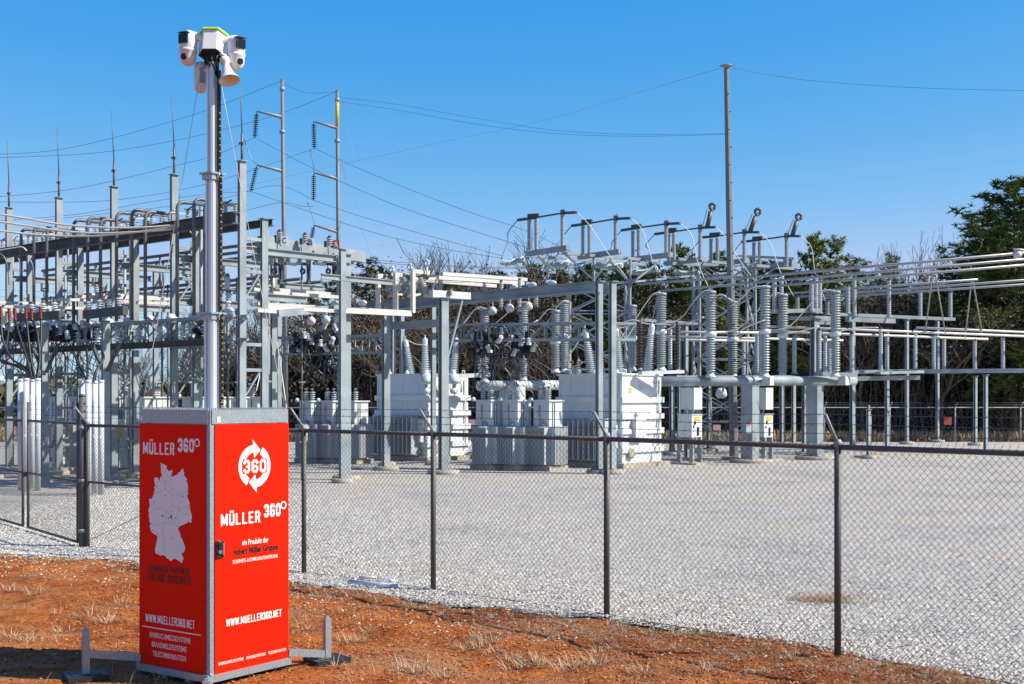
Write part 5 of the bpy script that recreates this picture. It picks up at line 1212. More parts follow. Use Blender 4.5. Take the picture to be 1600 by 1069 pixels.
m = MB(); m.lathe(c, -Z, [(.1, -.2), (.2, -.12), (.24, .1), (.14, .22)], 12); P(m, "shade", PORCW, t); m = MB(); m.bar(c + Z * .2, c + Z * .3 + U * .4, .06, .06); P(m, "bracket", GALV, t)

# post insulators, right yard
def ins_row(lst, d0, m_, r, grp, labs):
    for i, (x, yt, yb, d_) in enumerate(lst): insulator(W(x, yb, d_), W(x, yt, d_), r, r * 1.22, 16, m_, labs % ORD[i], grp, n=10)
ins_row([(1210, 432, 487, 52), (1221, 430, 487, 54), (1246, 464, 488, 58), (1268, 441, 486, 52.5), (1275, 430, 490, 52.8), (1281, 436, 490, 54), (1293, 470, 492, 59), (1325, 446, 490, 54), (1335, 432, 494, 56), (1389, 436, 496, 57), (1438, 453, 498, 60), (1485, 456, 500, 60.5)], 0, PORC, .085, "slim post insulators on the upper beams", "%s slim grey insulator on the right yard's upper beams, counting from the left")
ins_row(sorted([(1189, 520, 586, 51), (1241, 524, 584, 52), (1280, 514, 583, 53), (1289, 514, 583, 55), (1296, 530, 583, 58), (1331, 520, 584, 54), (1376, 513, 579, 56), (1386, 513, 579, 57), (1430, 515, 579, 57.5), (1459, 524, 580, 60), (1475, 528, 580, 60), (1523, 531, 579, 59.5), (1567, 526, 579, 59.4), (1047, 512, 580, 55), (1162, 530, 586, 60), (1183, 517, 586, 55)]), 0, PORC, .085, "slim post insulators on the low beams", "%s slim grey insulator on the right yard's low beams, counting from the left")
# bus tubes, right yard
T_ = [(1150, 435, 47, 1640, 392, 43), (1150, 444, 49, 1640, 402, 45), (1150, 452, 51, 1640, 411, 47), (1225, 459, 56, 1528, 437, 52), (1245, 464, 57.5, 1640, 435, 52), (1265, 467, 59, 1640, 442, 53.5), (1000, 444, 54, 1160, 432, 48), (1030, 455, 55, 1160, 444, 50)]
TL = ["uppermost long grey bus tube reaching the right edge", "second long grey bus tube from the top at the right edge", "third long grey bus tube from the top at the right edge", "grey bus tube ending at the apex of the right A brace", "fifth grey bus tube from the top, reaching the right edge", "lowest of the grey upper bus tubes at the right", "grey bus tube behind the breaker poles leading to the lattice tower", "lower grey bus tube behind the breaker poles leading to the lattice tower"]
for (x0, y0, d0, x1, y1, d1), l in zip(T_, TL): busbar([W(x0, y0, d0), W(x1, y1, d1)], .05, TUBE, l, "grey bus tubes of the right yard")
T_ = [(1432, 512, 57.5, 1640, 521, 60), (1202, 510, 52, 1640, 527, 60), (1202, 518, 53, 1543, 530, 60), (1040, 526, 54, 1317, 532, 57), (1060, 519, 52, 1195, 520, 54), (1040, 531, 55, 1190, 533, 57)]
TL = ["short white bus tube above the others, leaving at the right edge", "long white bus tube running to the right edge above the low insulators", "white bus tube ending beside the right A brace", "white bus tube behind the ribbed breaker poles", "upper white bus tube left of the breaker poles", "lowest white bus tube left of the breaker poles"]
for (x0, y0, d0, x1, y1, d1), l in zip(T_, TL): busbar([W(x0, y0, d0), W(x1, y1, d1)], .055, ALU, l, "white bus tubes of the right yard")
m = MB(); p = W(1590, 398, 43.3); m.lathe(p, Z, [(.12, -.1), (.15, 0), (.12, .1)], 10); m.tube([p, p + Vector((-.15, 0, .2)), p + Vector((.25, 0, .15))], .04, 5); tag(m.build("bus_clamp", ALU, None, p), "bright clamp on the uppermost bus tube at the right edge", "clamp")
for i, (x, y, xa, ya, xb, yb, d_) in enumerate([(1459, 420, 1446, 518, 1477, 520, 52), (1519, 438, 1508, 528, 1535, 522, 55), (1160, 438, 1152, 500, 1180, 530, 52)]):
    m = MB(); m.tube([W(xa, ya, d_ + 4), W(x - 1, y, d_)], .03, 6); m.tube([W(xb, yb, d_ + 4), W(x + 1, y, d_)], .03, 6); o = m.build("a_brace", TUBE, None, W(x, y, d_))
    tag(o, ["left thin A shaped brace between upper and lower bus tubes at the right", "right thin A shaped brace, hanging from the end of a grey bus tube", "thin A shaped brace beside the tall steel pole"][i], "brace", "A shaped braces")
# jumpers between breaker poles
J = [[(722, 507), (738, 488), (748, 480), (757, 482)], [(757, 520), (790, 492), (800, 482)], [(838, 505), (855, 485), (866, 484)], [(852, 510), (870, 480), (882, 470)], [(757, 482), (740, 485), (725, 505), (700, 520)], [(633, 530), (650, 538), (664, 539)],
     [(964, 512), (985, 508), (1005, 480), (1020, 460), (1033, 458)], [(964, 508), (990, 500), (1010, 506), (1058, 508)], [(1019, 505), (1024, 480), (1030, 455)], [(1019, 507), (1060, 500), (1085, 470), (1100, 455), (1110, 455)], [(1058, 508), (1075, 505), (1100, 495)], [(1110, 522), (1150, 515), (1180, 490), (1188, 478)], [(1033, 520), (1060, 508), (1110, 494)], [(1145, 530), (1160, 515), (1195, 500)], [(1195, 515), (1230, 512), (1262, 480), (1285, 455), (1305, 455)], [(1140, 480), (1160, 465), (1175, 450), (1195, 447)], [(1200, 468), (1210, 458), (1223, 460)], [(1110, 475), (1125, 460), (1145, 471)], [(1305, 520), (1325, 515), (1340, 512), (1372, 512)], [(1223, 522), (1250, 518), (1280, 510)], [(985, 505), (1000, 490), (1020, 478), (988, 477)], [(885, 560), (900, 540), (912, 516)], [(840, 500), (800, 530), (770, 560)], [(1195, 447), (1205, 440), (1225, 432)]]
for i, c in enumerate(J):
    if i == 20: continue
    pts = [W(x, y, 48.5 + (i % 3) * .8) for x, y in c]; n_ = min(len(pts), 9)
    cable(pts, .022, WIREL, "pale cable from %s" % ["the left breaker pole's head down to the left transformer", "the left breaker pole to the girder switches", "the shorter breaker pole left of the twin columns", "the pole behind the shorter one", "the leftmost pole to the left transformer bushings", "the left transformer's left bushing to its arrester", "the right transformer's vertical bushing up to the pole beside it", "the right transformer's vertical bushing across to the arrester", "the right transformer's right bushing straight up", "the right transformer's right bushing to the left cabinet's pole", "the bracket arrester to the next pole", "the left cabinet's pole to the right cabinet's pole", "the pole at the transformer end to the next", "the pole in line with the tall steel pole", "the right cabinet's pole up to the rightmost ribbed pole", "the tall steel pole to the pole above the right cabinet", "the top of the right cabinet's pole to its neighbour", "the top of the left cabinet's pole to its neighbour", "the rightmost ribbed pole to the slim insulators", "the second pole over the right cabinet to the slim insulators", "", "the right transformer's small red capped bushing up", "the girder down to the right regulators", "the pole above the right cabinet to the upper insulators"][i], "pale jumper cables", "jumper_cable")
for i, c in enumerate([[(778, 560), (800, 580), (812, 592)], [(795, 565), (822, 585), (860, 600)], [(815, 560), (850, 582), (862, 604)], [(830, 560), (860, 578), (872, 604)], [(760, 560), (768, 585), (770, 604)], [(800, 548), (812, 575), (824, 604)], [(540, 575), (520, 590), (533, 610)], [(500, 570), (492, 590), (498, 610)], [(575, 560), (562, 590), (558, 610)]]):
    cable([W(x, y, 44.3 if i < 6 else 47) for x, y in c], .012, WIRE, "thin dark lead dropping to the %s regulator bank, %s one" % (["right", "left"][i > 5], ORD[i if i < 6 else i - 6]), "thin leads to the regulators", "lead")

# ---------------- high disconnect switches and lattice towers
hs = thing("switch_tower", "pair of lattice towers with a high platform carrying the air break switches behind the transformers", "lattice tower", G(1137, 704))
def lattice(x0, x1, yb, ytop, d0, dp=2.0):
    m = MB(); xa, xb = W(x0, 618, d0).x, W(x1, 618, d0).x; zt = W(x0, ytop, d0).z; n = 6; w = .07
    cs = [Vector((xa, d0, 0)), Vector((xb, d0, 0)), Vector((xb, d0 + dp, 0)), Vector((xa, d0 + dp, 0))]
    for c in cs: m.bar(c, c + Z * zt, .1, .1)
    for i in range(n):
        z0, z1 = zt * i / n, zt * (i + 1) / n
        for a, b in zip(cs, cs[1:] + cs[:1]): m.bar(a + Z * z0, b + Z * z1, w, .05); m.bar(b + Z * z0, a + Z * z1, w, .05)
        if i % 2 == 0:
            for a, b in zip(cs, cs[1:] + cs[:1]): m.bar(a + Z * z1, b + Z * z1, w, .05)
    P(m, "lattice_leg", GALV, hs)
    for c in cs: P(MB().lathe(c, Z, [(.3, 0), (.3, .2)], 10), "footing", CONC, hs)
lattice(890, 984, 0, 440, 54.5); lattice(1093, 1180, 0, 412, 57)
m = MB()
def bb(x0, y0, d0, x1, y1, d1, w=.09, h=.08): m.bar(W(x0, y0, d0), W(x1, y1, d1), w, h)
bb(825, 397, 53.5, 888, 387, 51.5, .24, .2); bb(905, 402, 54.6, 970, 393, 52.6, .24, .2); bb(985, 406, 55.8, 1048, 398, 53.6, .24, .2); bb(1040, 412, 57, 1100, 405, 55, .24, .2); bb(1105, 414, 58, 1168, 407, 56, .24, .2); bb(1165, 420, 59, 1240, 412, 57, .24, .2)
bb(872, 395, 52.5, 1030, 408, 55.5, .12, .12); bb(830, 400, 54.5, 1010, 414, 58, .1, .1); bb(1050, 412, 56, 1215, 416, 58.6, .12, .12); bb(1060, 405, 55.5, 1240, 420, 58.4, .12, .12); bb(1150, 400, 57, 1240, 404, 57, .1, .1)
bb(883, 397, 54, 928, 438, 54, .07); bb(955, 405, 54, 928, 438, 54, .07); bb(928, 402, 54, 928, 440, 54); bb(952, 408, 54.5, 986, 443, 54.5, .07); bb(1026, 412, 55, 986, 443, 54.5); bb(985, 405, 54.5, 985, 445, 54.5); bb(840, 400, 54, 866, 424, 54, .06); bb(1050, 416, 56.5, 1076, 438, 56.5, .06); bb(875, 420, 54, 935, 405, 54.5, .06); bb(1180, 410, 57, 1140, 436, 57, .06); bb(1090, 412, 57, 1128, 445, 57, .06); bb(1215, 416, 58, 1181, 440, 57, .06); bb(888, 447, 54.5, 984, 441, 54.5, .1, .1); bb(984, 441, 54.5, 1093, 430, 57, .08, .08)
P(m, "platform", GALV, hs)
units = [((809, 344), (827, 341), (838, 340), (879, 333), (901, 332), (390, 392), 386, 0), ((893, 353), (911, 350), (921, 349), (962, 342), (985, 341), (395, 396), 393, 0), ((971, 360), (989, 358), (998, 356), (1041, 350), (1062, 349), (401, 401), 399, 0),
         ((1023, 366), (1045, 363), (1053, 362), (1094, 356), (1118, 355), (407, 407), 405, (1105, 355, 1113, 320)), ((1097, 371), (1111, 370), (1121, 369), (1163, 363), (1186, 363), (409, 409), 410, (1172, 362, 1184, 328)), ((1159, 378), (1178, 376), (1187, 375), (1229, 369), (1250, 369), (415, 416), 415, (1238, 368, 1248, 336))]
for i, (e0, i1, i2, i3, e1, yb, yb3, arm) in enumerate(units):
    d_ = 53 + i * .95; t = thing("disconnect_switch", "%s high air break switch from the left on the lattice platform%s" % (ORD[i], ", with a raised arm" if arm else ", with closed blade"), "disconnect switch", W(i2[0], yb[1], d_), "high air break switches")
    for (x, y), y2, dd in ((i1, yb[0], d_ + .9), (i2, yb[1], d_ + .7), (i3, yb3, d_ - .9)):
        m = MB(); m.sheds(W(x, y2 + 1, dd), W(x, y + 3, dd), .075, .1, 22, 10, .09); P(m, "insulator", PORC, t)
    m = MB(); m.bar(W(*e0, d_ + 1.3), W(*i2, d_ + .7), .12, .10); m.bar(W(*i2, d_ + .7), W(*i3, d_ - .9), .06, .06); m.bar(W(*i3, d_ - .9), W(*e1, d_ - 1.5), .12, .1); m.bar(W(i1[0] - 2, i1[1], d_ + .9) + Z * .1, W(i2[0] + 4, i2[1], d_ + .7) + Z * .1, .15, .14); m.box(W(i3[0], i3[1] - 1, d_ - .9), (.18, .18, .2)); P(m, "blade", DKST, t)
    m = MB(); m.tube([W(i3[0] + 1, i3[1], d_ - .9), W(i3[0] + 1, i3[1] - 9, d_ - .9)], .012, 4); P(m, "arcing_horn", DULL, t)
    if arm:
        x0, y0, x1, y1 = arm; a = W(x0, y0, d_ - 1.2); b = W(x1, y1, d_ - 1.2); m = MB(); m.tube([a, a.lerp(b, .7)], .10, 10); c = b - Z * .08
        m.tube([c + Vector((math.cos(q), 0, math.sin(q))) * .12 for q in [j * .5236 for j in range(13)]], .065, 7); m.tube([a.lerp(b, .65), c - Z * .1], .07, 8); P(m, "arc_chute", mat("brown_fibre", (.10, .085, .08), .5), t)
        m = MB(); m.tube([W(x0 - 8, y0 + 1, d_ - 1.2), a.lerp(b, .8) - Vector((.18, 0, 0))], .015, 4); P(m, "pull_rod", TUBE, t)
    m = MB(); s = W(*e1, d_ - 1.5); e = [(868, 400), (960, 470), (1040, 440), (1120, 470), (1200, 460), (1290, 470)][i]; e = [(980, 435), (1042, 450), (1110, 455), (1180, 440), (1240, 463), (1290, 470)][i]
    cable([s, s + Vector((.5, 0, -.5)), s.lerp(W(*e, d_ - 2), .6), W(*e, d_ - 2)], .016, WIREL, "pale lead hanging from the right end of the %s high switch" % ORD[i], "leads of the high switches", "switch_lead")
    q = [(783, 405), (868, 408), (945, 408), (1010, 415), (1065, 418), (1130, 425)][i]; s = W(*e0, d_ + 1.3)
    cable([s, s + Vector((-.4, 0, -.5)), s.lerp(W(q[0] + 4, q[1], d_), .55) + Vector((-.1, 0, 0)), W(*q, d_)], .02, WIRE, "dark lead hanging from the left end of the %s high switch" % ORD[i], "dark leads of the high switches", "switch_lead")
for i, (x0, y0, x1, y1) in enumerate([(783, 410, 818, 404), (858, 411, 889, 410), (931, 413, 973, 414), (986, 425, 1027, 418), (1053, 424, 1094, 424), (1114, 428, 1146, 426)]):
    a = W(x0, y0, 55 + i * .6); b = W(x1, y1, 53.6 + i * .8); t = thing("strain_insulator", "%s nearly level string of pale glass discs from the left, below the high switches" % ORD[i], "insulator", b, "pale glass strain insulators")
    m = MB(); pts = sag(a, b, .1, 4)
    for p, q in zip(pts, pts[1:]): m.sheds(p, q, .05, .125, 4, 10, .05)
    P(m, "discs", mat("pale_glass_discs", (.50, .62, .60), .2, 0, .06), t)

POLE = mat("dark_grey_steel_pole", (0.17, 0.19, 0.20), .6, 0.05, .1)
# tall tapered steel pole
pb = G(1147, 719); tp = W(1135, 106, pb.y)
t = thing("steel_pole", "very tall tapered steel pole with a small plate on top, right of the centre", "pole", pb)
m = MB(); m.tube([pb, tp], .185, 8, .10); m.sm = [False] * len(m.f); P(m, "shaft", POLE, t)
m = MB(); m.lathe(tp, Z, [(.11, 0), (.14, .04), (.24, .07), (.24, .10), (.08, .12)], 8); m.bar(tp - Vector((.28, 0, -.08)), tp + Vector((.28, 0, .08)), .06, .05); P(m, "top_plate", GALV, t)
m = MB()
for i in range(19): p = pb.lerp(tp, .12 + i * .045); m.tube([p + Vector((.06 if i % 2 else -.0, -.17, 0)), p + Vector((.10 if i % 2 else .04, -.25, 0))], .022, 5)
P(m, "step_bolt", BLACK, t); m = MB(); m.lathe(pb, Z, [(.5, 0), (.5, .15)], 12); P(m, "footing", CONC, t)
# transmission poles at left
def tpole(xb, xt, yt, d_, arms, lab):
    b = W(xb, 618, d_); b.z = 0; tp_ = W(xt, yt, d_); t = thing("transmission_pole", lab, "pole", b, "transmission poles behind the left rack")
    m = MB(); m.tube([b, tp_], .13, 10, .08); m.lathe(tp_, Z, [(.085, 0), (.05, .08)], 8); P(m, "shaft", POLE, t)
    res = []
    for (xa, ya, x1, y1, x2, y2) in arms:
        m = MB(); m.tube([W(xa, ya, d_), W(x1, y1, d_)], .10, 8, .035); ar = P(m, "arm", GALV, t)
        a = W(x1, y1 + 2, d_); e = W(x2, y2, d_); m = MB(); m.sheds(a, e, .022, .125, 12, 10, .03); SP(m, "insulator_string", BRWN, ar, t); res.append(e)
    m = MB(); p = tp_ - Z * .4; m.lathe(p, Z, [(.12, -.08), (.12, .08)], 8); m.lathe(p - Z * 2.0, Z, [(.13, -.08), (.13, .08)], 8); P(m, "band", GALV, t)
    return tp_, res
t1, r1 = tpole(447, 441, 126, 60, [(441, 183, 401, 174, 398, 215), (441, 267, 401, 258, 392, 299)], "left slender transmission pole with two side arms and black insulator strings")
t2, r2 = tpole(531, 527, 143, 62, [(527, 200, 490, 190, 491, 232), (527, 279, 490, 270, 490, 313), (527, 362, 490, 352, 486, 376)], "right slender transmission pole with three side arms and black insulator strings")
o = tag(MB().tube([t2 - Z * .4, t2 - Z * 1.75], .092, 8).build("yellow_band", YELM, None, t2 - Z * 2.1), "yellow sleeve near the top of the right transmission pole", "sleeve")

# ---------------- conductors
def wire(pl, lab, grp="thin overhead conductors", r=.0095, m_=WIRE, name="overhead_wire", k=6):
    pts = [p if isinstance(p, Vector) else W(*p) for p in pl]
    m = MB(); m.tube(spline(pts, k), r, 4); o = m.build(name, m_, None, pts[0]); tag(o, lab, "wire", grp)
wire([(-20, 242, 60), (110, 231, 60), (300, 180, 60), t1], "highest thin wire from the left edge to the top of the left transmission pole")
wire([(-20, 247, 62), (150, 239, 62), (300, 214, 62), (430, 180, 62), t2], "second thin wire from the left edge to the top of the right transmission pole")
wire([(-20, 309, 60), (90, 299, 60), (175, 283, 60), (270, 260, 60), (335, 243, 60), r1[0]], "wire from the left edge rising to the upper insulator string of the left pole")
wire([(-20, 315, 61), (60, 316, 61), (175, 313, 61), (300, 293, 61), (400, 264, 61), r2[0]], "wire from the left edge rising to the upper insulator string of the right pole")
wire([(-20, 346, 60), (120, 335, 60), (250, 313, 60), (330, 303, 60), r1[1]], "lower wire from the left edge rising to the left pole's lower string")
wire([(60, 345, 62), (200, 330, 62), (340, 312, 62), (430, 290, 62), r2[1]], "lower wire behind the rack rising to the right pole's middle string")
wire([(-20, 362, 62), (150, 365, 62), (300, 350, 62), (430, 318, 62), (470, 322, 62), r2[1] + Z * -.3], "faint lowest wire behind the left rack, ending at the right pole's middle string")
wire([r1[0], (490, 264, 58), (560, 296, 56), (643, 330, 55), (820, 386, 54)], "conductor sloping right from the left pole's upper string to the high switches")
wire([r2[0], (600, 280, 60), (729, 330, 58), (820, 360, 57), (905, 400, 56)], "conductor sloping right from the right pole's upper string to the high switches")
wire([r2[1], (560, 337, 61), (650, 363, 59), (785, 400, 56)], "conductor sloping right from the right pole's middle string")
wire([r1[1], (490, 333, 58), (600, 368, 57), (700, 390, 56), (786, 404, 55)], "conductor sloping right from the left pole's lower string")
wire([r2[2], (500, 395, 60), (520, 400, 58)], "short drop wire from the right pole's lowest string")
wire([r1[0] + Vector((-.5, 0, -.1)), (391, 245, 60), W(401, 256, 60)], "short jumper between the two strings of the left pole", r=.02)
wire([r2[0] + Vector((-.2, 0, -.1)), (489, 252, 62), W(491, 268, 62)], "short jumper below the upper string of the right pole", r=.02)
wire([r2[1] + Vector((-.3, 0, -.1)), (487, 334, 62), W(492, 350, 62)], "short jumper below the middle string of the right pole", r=.02)
wire([t2 + Vector((.1, 0, -.3)), (620, 163, 60), (750, 186, 58), (870, 204, 56), (1000, 210, 55), (1133, 209, 54)], "upper of the two slack wires between the right pole and the tall steel pole", r=.0065)
wire([t2 + Vector((.1, 0, -.5)), (620, 172, 60), (750, 195, 58), (870, 209, 56), (1000, 213, 55), (1133, 210, 54)], "lower of the two slack wires between the right pole and the tall steel pole", r=.0065)
wire([tp + Vector((.2, 0, 0)), (1220, 120, 52), (1300, 129, 50), (1450, 138, 48), (1620, 142, 46)], "wire from the top of the tall steel pole to the right edge", r=.007)
wire([tp - Vector((.2, 0, 0)), (1040, 132, 56), (850, 188, 60), (700, 220, 63), (565, 250, 66), (440, 278, 68), (340, 300, 70)], "faint pale wire from the tall steel pole down to the left", r=.008, m_=TUBE)
wire([t1 + Vector((0, 0, -.1)), (480, 145, 61), t2], "short wire between the tops of the two transmission poles", r=.009)
wire([(535, 150, 62), (545, 210, 62), (570, 300, 61), (605, 400, 60)], "faint guy wire falling from the right pole", r=.007)
wire([(533, 250, 62), (548, 310, 62), (575, 385, 61), (590, 430, 60)], "second faint guy wire falling from the right pole", r=.007)
wire([(566, 404, 40.5), (640, 411, 43), (760, 417, 46), (900, 418, 50)], "dark wire from the end of the cross beam toward the high switches", r=.009)
wire([(566, 408, 40.5), (640, 414, 43), (760, 419, 46), (900, 420, 50)], "second dark wire from the end of the cross beam", r=.009)
for i in range(7): wire([(-20, 452 + 11 * i - (i > 3) * 5, 62), (100, 458 + 9 * i, 62), (230, 470 + 5 * i, 62)], "faint wire against the sky behind the left rack, %s from the top" % ORD[i], r=.006)
for i, c in enumerate([[(-20, 332), (0, 335), (45, 342), (90, 350), (150, 355), (200, 356), (260, 353), (330, 345)], [(-20, 345), (0, 347), (45, 353), (90, 360), (140, 364), (200, 363), (260, 359), (330, 350)], [(-20, 359), (0, 361), (60, 367), (126, 369), (180, 366), (240, 359), (320, 345)], [(0, 391), (18, 388), (34, 386), (42, 392)], [(200, 345 + 16), (240, 356), (290, 349), (320, 345)], [(285, 357), (298, 363), (305, 378)], [(0, 396), (8, 404), (12, 420), (14, 445)], [(45, 403), (50, 412), (53, 430), (53, 445)], [(28, 403), (31, 412), (32, 430)]]):
    wire([(x, y, 36.5 if i < 3 else 38) for x, y in c], ["topmost thick pale cable swooping in from the left edge", "middle thick pale cable swooping in from the left edge", "lowest thick pale cable swooping in from the left edge", "short pale tail on the dark girder at the left edge", "pale cable end reaching the camera mast", "short pale hooked tail by the fourth column", "dark drop loop at the left edge", "dark drop loop by the second gooseneck", "dark drop loop by the first gooseneck"][i], "pale and dark rack cables", .03 if i < 3 else .018, WIREL if i < 6 else WIRE, "rack_cable")

# ================================================================ WOODS
def leafm(name, stops, rough=.75):
    m = bpy.data.materials.new(name); m.use_nodes = True; n, l = m.node_tree.nodes, m.node_tree.links
    g_ = n.new("ShaderNodeNewGeometry"); cr = n.new("ShaderNodeValToRGB"); e = cr.color_ramp.elements
    while len(e) < len(stops): e.new(.5)
    for i, (p, c) in enumerate(stops): e[i].position = p; e[i].color = (*c, 1)
    l.new(g_.outputs["Random Per Island"], cr.inputs[0]); b = n["Principled BSDF"]; l.new(cr.outputs[0], b.inputs["Base Color"]); b.inputs["Roughness"].default_value = rough; b.inputs["Specular IOR Level"].default_value = .2
    return m
PINE = leafm("pine_needles", [(0, (.026, .048, .014)), (.5, (.07, .112, .030)), (1, (.15, .19, .048))])
PINEY = leafm("yellowish_pine_needles", [(0, (.04, .06, .014)), (.5, (.11, .14, .03)), (1, (.22, .24, .055))])
DEAD = leafm("withered_leaves", [(0, (.024, .018, .011)), (.5, (.066, .050, .030)), (1, (.15, .11, .065))])
BARK = mat("grey_brown_bark", (.10, .085, .072), .9, 0, .3, 6); BARKL = mat("pale_bark", (.18, .14, .11), .9, 0, .3, 6)
def grow(rr, p, d_, L, r, depth, segs, spread, tips, up=.15, minr=.008):
    q = p; n = 3; dd = Vector(d_); pts = [Vector(p)]
    for i in range(n):
        dd = (dd + Vector((rr.gauss(0, .13), rr.gauss(0, .13), rr.gauss(0, .08) + up * .3))).normalized(); q = q + dd * (L / n); pts.append(q)
    segs.append((pts, r, max(r * .6, minr)))
    if depth == 0: tips.append((q, dd)); return
    k = rr.choice((3, 3, 4)) if depth > 1 else 4
    for i in range(k):
        f_ = rr.uniform(.35, 1.0) if i else 1.0; j = min(n, max(1, int(f_ * n + .5))); s = pts[j]
        a = rr.random() * 6.283; nd = (dd + Vector((math.cos(a), math.sin(a), rr.uniform(-.1, .5))) * spread * rr.uniform(.6, 1.2)).normalized()
        grow(rr, s, nd, L * rr.uniform(.62, .88), max(r * .56, minr), depth - 1, segs, spread, tips, up, minr)
def bare_tree(seed, h, name="bare_tree", leaves=False, m_=None, depth=5, spread=.75):
    rr = random.Random(seed); segs = []; tips = []; grow(rr, Vector((0, 0, 0)), Vector((0, 0, 1)), h * .33, h * .019, depth, segs, spread, tips, .2, .012)
    mz_ = max(q.z for q, _ in tips); s = h / mz_; root = thing(name, None, None)
    m = MB()
    for pts, r, r2 in segs: m.tube([p * s for p in pts], r, 5 if r > .08 else 3, r2, cap=False)
    m.build("trunk", m_ or BARK, root)
    if leaves:
        m = MB()
        for q, dd in tips:
            for j in range(6):
                c = q * s + Vector((rr.gauss(0, .4), rr.gauss(0, .4), rr.gauss(0, .4))); u_ = Vector((rr.gauss(0, 1), rr.gauss(0, 1), rr.gauss(0, 1))).normalized(); w_ = u_.orthogonal().normalized(); k = rr.uniform(.035, .085)
                m.add([c - u_ * k, c + w_ * k, c + u_ * k, c - w_ * k], [(0, 1, 2, 3)])
        m.build("crown", DEAD, root)
    return root
def pine_tree(seed, h, m_=PINE, low=.3, wd=.26, dens=1.0):
    rr = random.Random(seed); root = thing("pine_tree", None, None); m = MB(); lean = Vector((rr.gauss(0, .02), rr.gauss(0, .02), 1)); m.tube([lean * (h * f_) for f_ in (0, .25, .5, .75, .97)], h * .013, 7, .03)
    c = MB(); nb = int(46 * dens)
    for i in range(nb):
        f_ = low + (1 - low) * ((i + rr.random()) / nb); z = h * f_; a = i * 2.4 + rr.random(); g_ = (f_ - low) / (1 - low)
        L = h * wd * (min(1, .5 + 1.6 * g_) if g_ < .35 else (1.05 - g_) ** .7 * 1.25) * rr.uniform(.6, 1.1); L = max(L, .5)
        s = lean * z; e = s + Vector((math.cos(a) * L, math.sin(a) * L, L * rr.uniform(-.05, .45))); mid_ = s.lerp(e, .5) - Z * L * .06
        m.tube([s, mid_, e], max(.02, h * .0035), 4, .015, cap=False)
        nt = int(8 + L * 9)
        for j in range(nt):
            t_ = rr.uniform(.3, 1.05); b_ = (s.lerp(mid_, t_ * 2) if t_ < .5 else mid_.lerp(e, (t_ - .5) * 2)) + Vector((rr.gauss(0, .3), rr.gauss(0, .3), rr.gauss(0, .22))) * (.5 + .16 * L)
            k = rr.uniform(.24, .46) * (h / 14) ** .5
            for q in range(11):
                dr = Vector((rr.gauss(0, 1), rr.gauss(0, 1), rr.gauss(.55, .8))).normalized(); sd = dr.orthogonal().normalized() * (k * .12); c.add([b_ - sd, b_ + sd, b_ + dr * k], [(0, 1, 2)])
    m.build("trunk", BARK, root); c.build("crown", m_, root); return root
protos = {"P0": pine_tree(1, 14), "P1": pine_tree(2, 14, PINE, .35, .22), "P2": pine_tree(3, 14, PINEY, .25, .24), "P3": pine_tree(4, 14, PINE, .12, .36, 2.2),
          "B0": bare_tree(11, 12), "B1": bare_tree(12, 12, spread=.6), "B2": bare_tree(13, 12, m_=BARKL, spread=.5), "L0": bare_tree(14, 10, "oak_tree", True, depth=5, spread=.85), "L1": bare_tree(15, 10, "oak_tree", True, BARKL, depth=5, spread=.7)}
PH = {"P": 14.0, "B": 12.0, "L": 10.0}; used = {}
def plant(k, x, ytop, d_, lab, grp, wid=1.0, rz=None):
    h = W(x, ytop, d_).z + .05; s = h / PH[k[0]]; o = protos[k]
    if k in used: o = copy_tree(o)
    used[k] = 1; o.location = (W(x, 618, d_).x, d_, -.05); o.scale = (s * wid, s * wid, s); o.rotation_euler = (0, 0, random.random() * 6.28 if rz is None else rz)
    tag(o, lab, "tree", grp)
